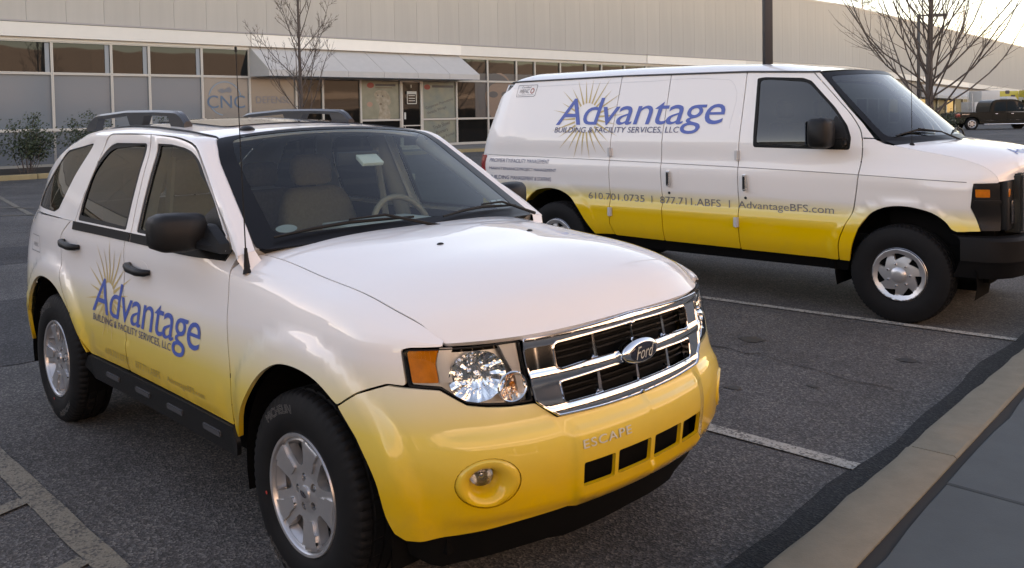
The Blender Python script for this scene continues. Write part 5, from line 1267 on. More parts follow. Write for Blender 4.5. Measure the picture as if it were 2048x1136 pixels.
def dark_pane(name, col, rough=.02, spec=.7):
    m, n, b = node_mat(name); b.inputs['Base Color'].default_value = (*col, 1); b.inputs['Roughness'].default_value = rough; b.inputs['Specular IOR Level'].default_value = spec
    tc = n.nodes.new('ShaderNodeTexCoord'); t = n.nodes.new('ShaderNodeTexNoise'); t.inputs['Scale'].default_value = .8; t.inputs['Detail'].default_value = 1; L(n, tc.outputs['Object'], t.inputs['Vector'])
    bp = n.nodes.new('ShaderNodeBump'); bp.inputs['Strength'].default_value = .06; bp.inputs['Distance'].default_value = .05; L(n, t.outputs['Fac'], bp.inputs['Height']); L(n, bp.outputs[0], b.inputs['Normal'])
    return m
G_DARK = dark_pane('tinted_pane', (.012, .013, .013), .02, .27)
G_FROST = dark_pane('blind_pane', (.165, .195, .215), .12, .25)
G_SHOP = dark_pane('shop_pane', (.012, .011, .010), .03, .22)
def flat(name, loops, y, mat, parent, grid=False):
    """flat print standing at local depth y, outlines in (x, z)"""
    P2, T = fill([list(l) for l in loops], .3, grid)
    T = [t for t in T]
    V = [(p[0], y, p[1]) for p in P2]
    F = [t if np.cross(np.subtract(P2[t[1]], P2[t[0]]), np.subtract(P2[t[2]], P2[t[0]])) > 0 else t[::-1] for t in T]
    return meshob(name, V, F, mat, parent)
def window(par, s0, s1, z0, z1, pane, w=.045, dep=.09, name='window'):
    bm = bmesh.new(); y0, y1 = -.03, dep; g = .003
    bm_box(bm, s0+g, s0+w, y0, y1, z0+g, z1-g); bm_box(bm, s1-w, s1-g, y0, y1, z0+g, z1-g)
    bm_box(bm, s0+w, s1-w, y0, y1, z0+g, z0+w); bm_box(bm, s0+w, s1-w, y0, y1, z1-w, z1-g)
    f = bmob(name, bm, M_FRAME, par)
    meshob('pane', [(s0+w, .05, z0+w), (s1-w, .05, z0+w), (s1-w, .05, z1-w), (s0+w, .05, z1-w)], [(0, 1, 2, 3)], pane, f)
    return f
def build_storefront():
    root = empty('office_building', 'long taupe panelled building with a white band, dark windows and a grey awning', 'building', (-31.5, 12, 0), R(87.4))
    top = lambda s: 10.3 if s < 56 else max(7.5, 10.3-(s-56)*.0405)
    ft = lambda s: 5.33 if s < 56 else 5.33-(s-56)*.0395
    # panels, each its own sheet with open joints
    s = -4.71-1.325*26; edges = []
    while s < 20: edges.append(s); s += 1.325
    s = 20.5
    while s < 62: edges.append(s); s += 1.232
    edges = [e for e in edges]
    cache = {}
    for a, b in zip(edges, edges[1:]):
        wd = round(b-a, 3); key = (wd, a > 56)
        if a < 56:
            if key not in cache:
                bm = bmesh.new(); bm_box(bm, .004, wd-.004, 0, .07, 5.42, 10.3)
                o = bmob('wall_panel', bm, M_WALL, root); cache[key] = o
            else: o = cache[key].copy(); COL.objects.link(o); o.parent = root
            o.location = (a, 0, 0)
        else:
            meshob('wall_panel', [(a+.007, 0, ft(a)+.09), (b-.007, 0, ft(b)+.09), (b-.007, 0, top(b)), (a+.007, 0, top(a)), (a+.007, .07, ft(a)+.09), (b-.007, .07, ft(b)+.09), (b-.007, .07, top(b)), (a+.007, .07, top(a))],
                   [(0, 1, 2, 3), (4, 0, 3, 7), (1, 5, 6, 2), (3, 2, 6, 7)], M_WALL, root)
    bm = bmesh.new(); a = edges[-1]
    while a < 150:
        b = a+1.3; vs = [bm.verts.new(p) for p in ((a+.01, 0, ft(a)+.09), (b-.01, 0, ft(b)+.09), (b-.01, 0, top(b)), (a+.01, 0, top(a)))]; bm.faces.new(vs); a = b
    o = bmob('wall_panel', bm, M_WALL, root); o['kind'] = 'stuff'
    # wall behind the joints, roof and coping
    bm = bmesh.new()
    for a, b in ((-40, 56), (56, 125), (125, 150)):
        v = [bm.verts.new(p) for p in ((a, .075, -.3), (b, .075, -.3), (b, .075, top(b)-.02), (a, .075, top(a)-.02), (a, 30, -.3), (b, 30, -.3), (b, 30, top(b)-.02), (a, 30, top(a)-.02))]
        for f in ((0, 1, 2, 3), (3, 2, 6, 7), (4, 7, 6, 5), (0, 3, 7, 4), (1, 5, 6, 2)): bm.faces.new([v[i] for i in f])
    bmob('wall', bm, simple('wall_backing', (.33, .285, .25), .9), root)
    bm = bmesh.new()
    for a, b in ((-40, 56), (56, 125), (125, 150)):
        v = [bm.verts.new(p) for p in ((a, -.03, top(a)), (b, -.03, top(b)), (b, -.03, top(b)+.12), (a, -.03, top(a)+.12), (a, .5, top(a)+.12), (b, .5, top(b)+.12))]
        bm.faces.new((v[0], v[1], v[2], v[3])); bm.faces.new((v[3], v[2], v[5], v[4]))
    bmob('coping', bm, simple('coping_grey', (.42, .39, .36), .5), root)
    # fascia in lengths
    for a, b, m, y in ((-40, -18, M_FASC, -.22), (-18, -7.5, M_FASC, -.22), (-7.5, 3.72, M_FASC, -.22), (3.72, 15.07, M_FASCB, -.27), (15.07, 30, M_FASC, -.22), (30, 41, M_FASCB, -.27), (41, 56, M_FASC, -.22), (56, 71, M_FASC, -.22), (71, 82, M_FASCB, -.27), (82, 150, M_FASC, -.22)):
        za, zb = ft(a), ft(b); h = .51
        V = [(a+.006, y, za-h), (b-.006, y, zb-h), (b-.006, y, zb), (a+.006, y, za), (a+.006, .07, za-h), (b-.006, .07, zb-h), (b-.006, .07, zb), (a+.006, .07, za)]
        meshob('fascia', V, [(0, 1, 2, 3), (0, 4, 5, 1), (3, 2, 6, 7), (0, 3, 7, 4), (1, 5, 6, 2)], m, root)
        meshob('drip_edge', [(a, y-.03, za+.012), (b, y-.03, zb+.012), (b, y-.03, zb+.075), (a, y-.03, za+.075), (a, 0, za+.082), (b, 0, zb+.082), (a, 0, za+.004), (b, 0, zb+.004)], [(0, 1, 2, 3), (3, 2, 5, 4), (6, 7, 1, 0)], simple('drip_edge_grey', (.33, .30, .29), .5), root)
    box('head_strip', -40, 55.9, -.05, .06, 4.705, 4.815, M_FASC, root)
    # glazing
    sv = [-3.93-4.16*k for k in range(8, 0, -1)]
    ms = sorted([-3.93-x for x in (2.07, 3.5, 5.6, 7.6, 9.7, 11.8, 13.2, 15.3, 17.4, 19.4, 21.5)])+[-3.93, -1.86, -.45, 1.66, 3.71]
    for a, b in zip(ms, ms[1:]):
        window(root, a, b, 3.53, 4.705, G_DARK)
        if a > 1.5: f = window(root, a, b, 1.47, 3.53, dark_pane('logo_pane', (.20, .195, .18), .15, .5)); CN = f
        else:
            window(root, a, b, 1.47, 3.53, G_FROST)
        if a < 1 and (int(a*7) % 3 != 1): box('blind_edge', b-.22, b-.07, .02, .045, 3.58, 4.64, M_BLIND, root)
    box('plinth', -26, 3.70, -.02, .06, -.1, 1.44, M_BASE, root); box('sill', -26, 3.72, -.07, .05, 1.41, 1.475, M_FRAME, root)
    for a in ms[:-1]: box('post', a-.04, a+.04, -.035, .05, -.1, 1.405, simple('post_beige', (.34, .30, .26), .6), root)
    box('ground_strip', -26, 3.7, -.12, .06, -.1, .22, simple('footing', (.36, .33, .28), .8), root)
    mr = [3.71, 5.88, 7.21, 9.20, 11.45, 12.74, 14.92, 17.04, 19.10, 20.49, 22.5, 24.6, 26.0, 28.1, 30.2, 32.2, 33.6, 35.7, 37.8, 39.8, 41.2, 43.3]
    for a, b in zip(mr, mr[1:]):
        window(root, a, b, 3.53, 4.705, G_DARK)
        if abs(a-11.45) < .01: continue
        if a in (5.88, 7.21): window(root, a, b, .34, 3.53, G_SHOP); continue
        window(root, a, b, 1.60, 3.53, G_SHOP if a > 9 else dark_pane('logo_pane2', (.20, .18, .155), .15, .5)); window(root, a, b, .34, 1.60, G_SHOP)
    box('sill', 3.72, 45, -.07, .05, .27, .335, M_FRAME, root); box('plinth', 3.72, 45, -.02, .06, -.1, .265, M_BASE, root)
    # entrance door
    dr = bmesh.new(); bm_box(dr, 11.47, 11.57, -.03, .09, .14, 3.52); bm_box(dr, 12.63, 12.73, -.03, .09, .14, 3.52); bm_box(dr, 11.57, 12.63, -.03, .09, 3.42, 3.52); bm_box(dr, 11.57, 12.63, -.04, .06, 1.28, 1.33); bm_box(dr, 11.57, 12.63, -.03, .06, .14, .34)
    d = bmob('door', dr, M_FRAME, root)
    meshob('pane', [(11.57, .05, .34), (12.63, .05, .34), (12.63, .05, 3.42), (11.57, .05, 3.42)], [(0, 1, 2, 3)], G_SHOP, d)
    tube('handle', [(11.63, -.03, .95), (11.63, -.10, .98), (11.63, -.10, 1.26), (11.63, -.03, 1.29)], .018, M_FRAME, d, 6)
    WHT, BLK = simple('notice_white', (.55, .54, .50), .6), simple('notice_black', (.02, .02, .02), .5)
    flat('notice', [[(11.80, 2.36), (12.38, 2.36), (12.38, 2.98), (11.80, 2.98)], [(11.84, 2.40), (12.34, 2.40), (12.34, 2.84), (11.84, 2.84)]], -.045, WHT, d)
    for zz in (2.75, 2.62, 2.50): flat('notice', [[(11.9, zz), (12.28, zz), (12.28, zz+.035), (11.9, zz+.035)]], -.046, WHT, d)
    flat('notice', [[(11.62, 1.62), (11.72, 1.62), (11.72, 1.95), (11.62, 1.95)]], -.045, WHT, d)
    flat('house_number', fit_text('1', 12.04, 12.08, 3.15, 3.30), -.046, WHT, d)
    # window graphics
    def poster(name, s0, s1, z0, z1, mat, shapes, y=.044):
        o = flat(name, [[(s0, z0), (s1, z0), (s1, z1), (s0, z1)]], y, mat, root)
        for i, (lp, m, dy) in enumerate(shapes): flat('print', lp, y-.003-dy*.001, m, o)
        return o
    def mottled(name, a, b, sc=2.2):
        m, n, bs = node_mat(name); tc = n.nodes.new('ShaderNodeTexCoord'); t = n.nodes.new('ShaderNodeTexNoise'); t.inputs['Scale'].default_value = sc; t.inputs['Detail'].default_value = 5; L(n, tc.outputs['Object'], t.inputs['Vector'])
        cr = n.nodes.new('ShaderNodeValToRGB'); L(n, t.outputs['Fac'], cr.inputs[0]); cr.color_ramp.elements[0].position = .3; cr.color_ramp.elements[1].position = .7; cr.color_ramp.elements[0].color = (*a, 1); cr.color_ramp.elements[1].color = (*b, 1); L(n, cr.outputs[0], bs.inputs['Base Color']); bs.inputs['Roughness'].default_value = .3; return m
    PT = mottled('poster_print', (.17, .17, .115), (.25, .235, .17)); DOG = mottled('print_tan', (.22, .17, .11), (.36, .31, .24), 6); DOGD = simple('print_brown', (.15, .10, .06), .4); PRED = simple('print_red', (.32, .035, .02), .4); PDK = simple('print_dark', (.06, .05, .05), .4)
    dogh = cr([(10.02, 2.66), (9.98, 2.85), (10.12, 3.0), (10.4, 3.02), (10.68, 2.96), (10.86, 2.7), (10.92, 2.45), (10.8, 2.3), (10.6, 2.35), (10.58, 2.2), (10.45, 2.08), (10.28, 2.12), (10.22, 2.35), (10.1, 2.45)], 4)
    body = cr([(10.3, 2.25), (10.22, 1.9), (10.18, 1.66), (10.86, 1.66), (10.82, 2.1), (10.66, 2.35)], 4)
    poster('dog_poster', 9.26, 11.38, 1.66, 3.46, PT, [([body], DOG, 0), ([dogh], DOG, 1), ([ellipse(10.18, 2.78, .035, .035, 12)], PDK, 2), ([ellipse(10.45, 2.74, .04, .035, 12)], PDK, 2), ([ellipse(10.33, 2.36, .08, .06, 12)], DOGD, 2), ([ellipse(9.72, 2.35, .16, .12, 14)], simple('print_pink', (.38, .2, .14), .4), 0), ([ellipse(9.78, 3.25, .2, .13, 14)], PRED, 1), ([[(10.05, 3.22), (11.2, 3.22), (11.2, 3.32), (10.05, 3.32)]], PDK, 1), ([[(10.05, 3.12), (11.0, 3.12), (11.0, 3.16), (10.05, 3.16)]], DOGD, 1)])
    PT2 = mottled('poster_teal', (.13, .165, .15), (.24, .23, .165), 1.6)
    rot = lambda lp, cx, cz, a: [[(cx+(x-cx)*math.cos(a)-(z-cz)*math.sin(a), cz+(x-cx)*math.sin(a)+(z-cz)*math.cos(a)) for x, z in l] for l in lp]
    poster('services_poster', 12.79, 14.86, 1.66, 3.46, PT2, [([ellipse(13.1, 3.2, .2, .13, 14)], PRED, 1), ([[(13.4, 3.18), (14.75, 3.18), (14.75, 3.30), (13.4, 3.30)]], PDK, 1),
           (rot(fit_text('Corporate Promotions', 12.95, 14.75, 2.28, 2.46, bold=.045), 13.85, 2.37, R(15)), PDK, 1), (rot(fit_text('Vehicle Wraps', 13.05, 14.3, 1.95, 2.13, bold=.045), 13.7, 2.02, R(15)), PDK, 1)])
    poster('services_poster', 12.79, 14.86, .40, 1.545, PT2, [(rot(fit_text('Trade Shows', 13.4, 14.5, 1.2, 1.4, bold=.045), 13.95, 1.3, R(15)), PDK, 1), (rot(fit_text('Banners', 13.6, 14.35, .90, 1.08, bold=.045), 13.95, .98, R(15)), PDK, 1), (rot(fit_text('Large Format', 13.75, 14.8, .62, .80, bold=.045), 14.2, .7, R(15)), PDK, 1)])
    SK = simple('print_skin', (.20, .115, .08), .4)
    poster('portrait_poster', 16.2, 20.4, 1.66, 3.95, simple('print_backdrop', (.07, .055, .05), .4), [([ellipse(17.9, 2.7, 1.0, 1.3, 30)], SK, 1), (cr_closed([(16.5, 2.0), (16.4, 3.2), (17.0, 3.85), (18.0, 3.9), (18.6, 3.5), (17.4, 3.4), (16.9, 2.9), (16.9, 2.2)]), PDK, 2), ([ellipse(17.45, 2.85, .33, .17, 18)], PDK, 3), ([ellipse(18.35, 2.85, .33, .17, 18)], PDK, 3)])
    box('display_shelf', 15.1, 16.9, .30, .6, .4, 1.0, simple('shelf_dark', (.05, .06, .08), .7), root)
    CB, CT = simple('print_blue', (.045, .12, .20), .4), simple('print_lightblue', (.16, .24, .30), .4)
    lg = flat('logo', fit_text('CNC', 1.86, 3.50, 2.22, 2.75, bold=.06), .040, CB, CN)
    ar = [pol2(2.63, 2.62, .72, a) for a in np.linspace(.2, math.pi-.2, 24)]+[pol2(2.63, 2.62, .67, a) for a in np.linspace(math.pi-.2, .2, 24)]
    flat('logo', [ar], .041, CT, CN); flat('logo', [[pol2(2.63, 2.62, .72, a) for a in np.linspace(math.pi+.55, math.pi+1.4, 12)]+[pol2(2.63, 2.62, .67, a) for a in np.linspace(math.pi+1.4, math.pi+.55, 12)]], .041, CT, CN)
    flat('logo', [[(2.3, 2.95), (2.5, 3.05), (2.62, 2.98), (2.8, 3.12), (2.95, 2.98), (2.86, 2.86), (2.7, 2.9), (2.5, 2.84)]], .041, simple('print_grey2', (.15, .16, .18), .4), CN)
    do = fit_text('DEFENSE', 4.0, 5.6, 2.42, 2.72, bold=.06); di = fit_text('DEFENSE', 4.03, 5.57, 2.45, 2.69, bold=.0)
    flat('logo', do, .043, simple('print_grey3', (.115, .125, .15), .4), root)
    # awning: sloping canvas, side cheek, valance, seams
    aw = bmesh.new(); A = [(3.72, -.03, 4.82), (15.06, -.03, 4.82), (15.40, -1.3, 3.80), (3.97, -1.3, 3.80), (3.97, -1.3, 3.52), (15.40, -1.3, 3.52), (3.72, -.03, 3.55), (15.10, -.03, 3.55)]
    v = [aw.verts.new(p) for p in A]
    for f in ((3, 2, 1, 0), (4, 5, 2, 3), (0, 6, 4, 3), (1, 2, 5, 7)): aw.faces.new([v[i] for i in f])
    awn = bmob('awning', aw, M_CANV, root)
    for k in range(1, 6): tube('awning_seam', [(3.72+11.34*k/6, -.035, 4.822), (3.97+11.43*k/6, -1.305, 3.80), (3.97+11.43*k/6, -1.305, 3.52)], .012, simple('awning_seam_grey', (.43, .40, .38), .9), awn, 5)
    tube('awning_bar', [(3.97, -1.29, 3.53), (15.4, -1.29, 3.53)], .02, M_DCHROME, awn, 6)
    # far end of the facade
    aw = bmesh.new(); v = [aw.verts.new(p) for p in ((71, -.03, 4.0), (82, -.03, 3.6), (82.3, -1.4, 2.75), (71.3, -1.4, 2.95), (71.3, -1.4, 2.7), (82.3, -1.4, 2.5), (71, -.03, 2.8))]
    for f in ((3, 2, 1, 0), (4, 5, 2, 3), (0, 6, 4, 3)): aw.faces.new([v[i] for i in f])
    bmob('awning', aw, M_CANV, root)
    for k in range(14): window(root, 58+k*2.1, 60.1+k*2.1, .5, 2.7, dark_pane('sunset_reflection_pane', (.045, .028, .016), .35, .15) if k % 3 else G_SHOP, w=.09)  # sunset reflection painted into these panes as a brown base colour
    return root
def pol2(cx, cz, r, a): return (cx+r*math.cos(a), cz+r*math.sin(a))
def cr_closed(pts): return [cr(pts+[pts[0]], 4)[:-1]]
def build_opposite():
    """the buildings on the photographer's side: out of frame, seen in windows, paint and chrome"""
    def block(name, label, loc, rz, s0, s1, h):
        root = empty(name, label, 'building', loc, rz)
        bm = bmesh.new(); bm_box(bm, s0, s1, .1, 20, -.2, h-.02); bmob('wall', bm, MATS['wall_backing'], root)
        a = s0
        bm = bmesh.new(); bm_box(bm, 0, 2.62, 0, .09, 4.4, h); o = bmob('wall_panel', bm, M_WALL, root); o.location = (a, 0, 0); a += 2.64
        while a+2.6 < s1: c = o.copy(); COL.objects.link(c); c.parent = root; c.location = (a, 0, 0); a += 2.64
        box('fascia', s0, s1, -.25, .08, 3.75, 4.38, M_FASCB, root)
        bm = bmesh.new(); v = [bm.verts.new(p) for p in ((s0, -.05, 3.7), (s1, -.05, 3.7), (s1, -1.3, 2.9), (s0, -1.3, 2.9), (s0, -1.3, 2.6), (s1, -1.3, 2.6))]; bm.faces.new((v[3], v[2], v[1], v[0])); bm.faces.new((v[4], v[5], v[2], v[3])); bmob('awning', bm, M_CANV, root)
        k = s0+.2
        while k+2.2 < s1: window(root, k, k+2.1, .3, 2.6, G_SHOP); k += 2.12
        return root
    block('shop_building', 'taupe shop building with a cream band across the pavement', (14.0, 0, 0), R(-90), -150, 70, 8.0)
    block('shop_wing', 'taupe side wing closing the parking lot on the left', (-10, -23, 0), R(180), -12, 50, 6.6)
# ================================================================== trees, shrubs, lamps, far vehicles
M_BARK = simple('bark', (.105, .078, .066), .9, noise=.3, nscale=20)
M_BARKP = simple('pale_bark', (.20, .165, .14), .9, noise=.2, nscale=8)
def bare_tree(name, label, loc, H, trunk_r, nb, spread, seed, low=.08, mat=M_BARK, detail=2, group=None, lean=.0, thick=.30):
    rg = random.Random(seed)
    root = empty(name, label, 'tree', loc, 0, group)
    tb = bmesh.new(); cb = bmesh.new()
    tp = []; n = 14
    for k in range(n+1):
        t = k/n; tp.append(Vector((lean*t*H+.02*H*math.sin(3*t+seed)*t, .015*H*math.sin(4*t+1.7*seed)*t, H*t)))
    tr = [trunk_r*(1.25 if k == 0 else 1)*(1-k/n)**.8+.006 for k in range(n+1)]
    bm_tube(tb, tp, tr, 8)
    def tp_at(t): f = t*n; i = min(int(f), n-1); return tp[i].lerp(tp[i+1], f-i)
    def branch(p, d, Ln, r, lvl):
        m = 7 if lvl == 0 else (5 if lvl == 1 else 3); pts = [p]; d = d.normalized(); q = p.copy()
        for k in range(m):
            up = .13 if lvl == 0 else .10
            d = (d+Vector((rg.gauss(0, .09), rg.gauss(0, .09), up+rg.gauss(0, .05)))).normalized(); q = q+d*Ln/m; pts.append(q.copy())
        rs = [r*(1-k/(m+.6))**.9+.0015 for k in range(m+1)]
        bm_tube(cb, pts, rs, 5 if lvl == 0 else (4 if lvl == 1 else 3), cap=False)
        if lvl < detail:
            for k in range(rg.randint(8, 12) if lvl == 0 else rg.randint(3, 6)):
                t = rg.uniform(.22, .95); i = min(int(t*m), m-1); o = pts[i].lerp(pts[i+1], t*m-i); dd = (pts[i+1]-pts[i]).normalized()
                sd_ = dd.cross(Vector((rg.gauss(0, 1), rg.gauss(0, 1), rg.gauss(0, 1)))).normalized(); a = rg.uniform(.45, .85)
                branch(o, dd*math.cos(a)+sd_*math.sin(a), Ln*(1-t*.55)*rg.uniform(.22, .45), max(r*(1-t)*.55, .004), lvl+1)
    for k in range(nb):
        t = low+(1-low)*(k+rg.random()*.6)/nb*.9; az = k*2.4+rg.uniform(-.5, .5); el = R(rg.uniform(22, 44))+t*.55
        d = Vector((math.cos(az)*math.cos(el), math.sin(az)*math.cos(el), math.sin(el)))
        Ln = spread*(1-t)**.55*rg.uniform(.8, 1.15)
        branch(tp_at(t), d, max(Ln, .5), trunk_r*(thick*(1-t)+.07), 0)
    bmob('trunk', tb, mat, root, smooth=60); bmob('crown', cb, mat, root, smooth=60)
    return root
def shrub(loc, r, h, seed, label, nleaf=900):
    rg = random.Random(seed); root = empty('shrub', label, 'shrub', loc, 0, 'shrubs in the bed along the far building')
    sb = bmesh.new(); lb = bmesh.new(); tips = []
    for k in range(16):
        a = rg.uniform(0, 6.28); rr = r*math.sqrt(rg.random()); hh = h*rg.uniform(.55, 1.0)*(1-.35*(rr/r)**2)
        p0 = Vector((rr*.25*math.cos(a), rr*.25*math.sin(a), 0)); p2 = Vector((rr*math.cos(a), rr*math.sin(a), hh)); p1 = p0.lerp(p2, .5)+Vector((rg.gauss(0, .04), rg.gauss(0, .04), .05))
        bm_tube(sb, [p0, p1, p2], [.012, .008, .003], 4, cap=False); tips += [(p1, .16), (p2, .14), (p0.lerp(p2, .75), .15)]
    for k in range(nleaf):
        c, s = tips[rg.randrange(len(tips))]; c = c+Vector((rg.gauss(0, s), rg.gauss(0, s), rg.gauss(0, s*.8)))
        if c.z < .03: continue
        n = Vector((rg.gauss(0, 1), rg.gauss(0, 1), rg.gauss(.6, 1))).normalized(); u = n.orthogonal().normalized(); v = n.cross(u); w = rg.uniform(.016, .032); l = w*1.7
        lb.faces.new([lb.verts.new(c+u*l), lb.verts.new(c+v*w), lb.verts.new(c-u*l), lb.verts.new(c-v*w)])
    bmob('stems', sb, M_BARK, root); bmob('foliage', lb, LEAF, root)
    return root
LEAF = simple('shrub_leaf', (.040, .058, .026), .6, noise=.55, nscale=6)
def pine(loc, H, label, seed=3):
    rg = random.Random(seed); root = empty('pine_tree', label, 'tree', loc)
    tube('trunk', [(0, 0, 0), (.1, 0, H*.5), (0, .1, H)], [.28, .18, .03], M_BARK, root, 8)
    bb = bmesh.new(); nb = bmesh.new()
    for k in range(46):
        t = .40+.6*(k+rg.random())/46; z = H*t; a = k*2.4+rg.uniform(-.4, .4); Ln = (1-t)*H*.42+.35+rg.uniform(-.3, .5)
        p0 = Vector((0, 0, z)); d = Vector((math.cos(a), math.sin(a), rg.uniform(-.05, .28))); pts = [p0, p0+d*Ln*.5, p0+d*Ln+Vector((0, 0, .12*Ln))]
        bm_tube(bb, pts, [.05, .035, .01], 4, cap=False)
        for j in range(int(26+Ln*16)):
            u = rg.uniform(.3, 1.0); c = pts[0].lerp(pts[2], u)+Vector((rg.gauss(0, .20), rg.gauss(0, .20), rg.gauss(.08, .12)))
            n = Vector((rg.gauss(0, .6), rg.gauss(0, .6), 1)).normalized(); e = n.orthogonal().normalized(); f = n.cross(e); q = rg.uniform(.09, .2); an = rg.uniform(0, 6.28)
            e, f = e*math.cos(an)+f*math.sin(an), f*math.cos(an)-e*math.sin(an)
            nb.faces.new([nb.verts.new(c+e*q), nb.verts.new(c+f*q*.28), nb.verts.new(c-e*q), nb.verts.new(c-f*q*.28)])
    bmob('branches', bb, M_BARK, root); bmob('crown', nb, simple('pine_needles', (.045, .058, .030), .7, noise=.4, nscale=3), root)
def lamp_post(loc, H, w, label, az, arm=1.2, group='parking lot lamp posts'):
    root = empty('lamp_post', label, 'lamp post', loc, az, group)
    box('pole', -w/2, w/2, -w/2, w/2, .5, H, simple('pole_bronze', (.028, .030, .036), .4, metal=.2), root, bevel=.012)
    bm = bmesh.new(); bm_lathe(bm, [(0, .6), (w*1.3, .6), (w*1.4, .55), (w*1.4, -.1)], 20, Matrix.Rotation(R(90), 4, 'X')); bmob('base', bm, M_KERB, root, smooth=40)
    tube('arm', [(0, 0, H-.12), (arm*.6, 0, H-.08)], .05, MATS['pole_bronze'], root, 8)
    h = box('lamp_head', arm*.45, arm*1.25, -.22, .22, H-.18, H+.02, MATS['pole_bronze'], root, bevel=.04)
    box('lens', arm*.52, arm*1.18, -.17, .17, H-.20, H-.175, simple('lamp_lens', (.4, .4, .38), .3), h)
def side_extrude(name, pts, y0, y1, mat, parent, bev=.03, holes=()):
    bm = bmesh.new(); a = [bm.verts.new((x, y0, z)) for x, z in pts]; b = [bm.verts.new((x, y1, z)) for x, z in pts]; n = len(pts)
    bm.faces.new(a); bm.faces.new(b[::-1])
    for i in range(n): bm.faces.new((a[i], b[i], b[(i+1) % n], a[(i+1) % n]))
    bmesh.ops.recalc_face_normals(bm, faces=bm.faces[:])
    if bev: bmesh.ops.bevel(bm, geom=bm.edges[:], offset=bev, segments=2, affect='EDGES')
    return bmob(name, bm, mat, parent, smooth=35)
def far_wheel(parent, x, y, z, r):
    o = bpy.data.objects.new('wheel', None); link(o, parent); o.location = (x, y, z)
    lathe('tyre', [(r*.62, -.10), (r*.9, -.115), (r, -.08), (r, .08), (r*.9, .11)], M_TYRE, o, 28)
    rm = lathe('rim', [(0, -.09), (r*.16, -.095), (r*.2, -.08), (r*.5, -.075), (r*.58, -.11), (r*.64, -.10)], M_ALLOY, o, 28)
    for k in range(6):
        a = k*math.pi/3; box('spoke_gap', -.045, .045, -.083, -.074, .12*r/.4, .19*r/.4, M_UNDER, rm, M=Matrix.Rotation(a, 4, 'Y'))
def pickup():
    root = empty('pickup_truck', 'dark green crew-cab pickup truck driving past at the far right', 'pickup truck', (-15.2, 57.0, .30), R(45))
    PT = simple('pickup_paint', (.005, .009, .009), .3, spec=.25, coat=.25); CH = M_CHROME
    # x from tail (-2.1) to nose (+3.7); near side is -y
    low = cr([(-2.08, .62), (-2.10, .95), (-2.06, 1.10)], 3)+[(.05, 1.12), (2.55, 1.10)]+cr([(2.6, 1.10), (3.3, 1.04), (3.62, .95), (3.68, .6)], 3)+[(3.6, .42)]+cr([(3.25, .45), (3.18, .72), (2.75, .86), (2.32, .72), (2.25, .42)], 4)+[(-.62, .42)]+cr([(-.64, .45), (-.72, .72), (-1.12, .86), (-1.52, .72), (-1.6, .45)], 4)+[(-1.95, .5)]
    side_extrude('body', low, -.98, .98, PT, root, .03)
    cab = cr([(.02, 1.10), (.10, 1.55), (.28, 1.84), (.6, 1.90)], 3)+cr([(1.4, 1.91), (1.9, 1.82), (2.62, 1.14)], 3)
    side_extrude('cab', cab, -.86, .86, PT, root, .05)
    for nm, pts in (('window', [(.30, 1.18), (.34, 1.52), (.46, 1.74), (1.02, 1.78), (1.04, 1.18)]), ('window', [(1.12, 1.18), (1.11, 1.78), (1.5, 1.79), (1.86, 1.70), (2.3, 1.24), (2.3, 1.18)])):
        for y in (-.868, .862): side_extrude(nm, pts, y, y+.006, dark_pane('pickup_pane', (.02, .03, .035), .03), root, 0)
    meshob('windshield', [(1.93, -.76, 1.80), (1.93, .76, 1.80), (2.60, .80, 1.17), (2.60, -.80, 1.17)], [(0, 1, 2, 3)], dark_pane('pickup_glass', (.10, .16, .19), .03), root)
    for x in (.15, 1.08, 2.35): box('door_gap', x-.006, x+.006, -.986, -.975, .5, 1.1, M_UNDER, root)
    for x in (.30, 1.28): box('handle', x, x+.16, -1.01, -.975, 1.0, 1.035, CH, root, bevel=.008)
    box('side_moulding', -.55, 2.2, -.995, -.975, .60, .635, CH, root); box('bed_rail', -2.02, .0, -.99, -.90, 1.115, 1.15, M_BLACKP, root)
    box('step_bar', -.4, 2.1, -1.02, -.9, .36, .41, CH, root, bevel=.02); box('rear_bumper', -2.28, -2.06, -.92, .92, .52, .70, M_DCHROME, root, bevel=.03)
    box('tail_lamp', -2.115, -1.86, -.995, -.80, .82, 1.08, M_RED, root, bevel=.02); box('badge', -1.75, -1.3, -.99, -.975, .98, 1.03, M_DCHROME, root)
    mi = box('mirror', 2.0, 2.16, -1.20, -.95, 1.18, 1.40, CH, root, bevel=.03)
    for x in (-1.12, 2.75):
        far_wheel(root, x, -.87, .40, .40); o = bpy.data.objects.new('wheel', None); link(o, root); o.location = (x, .87, .40); lathe('tyre', [(.1, .1), (.38, .11), (.4, .05), (.4, -.1), (.2, -.1)], M_TYRE, o, 20)
    box('underbody', -1.9, 3.3, -.75, .75, .38, .7, M_UNDER, root)
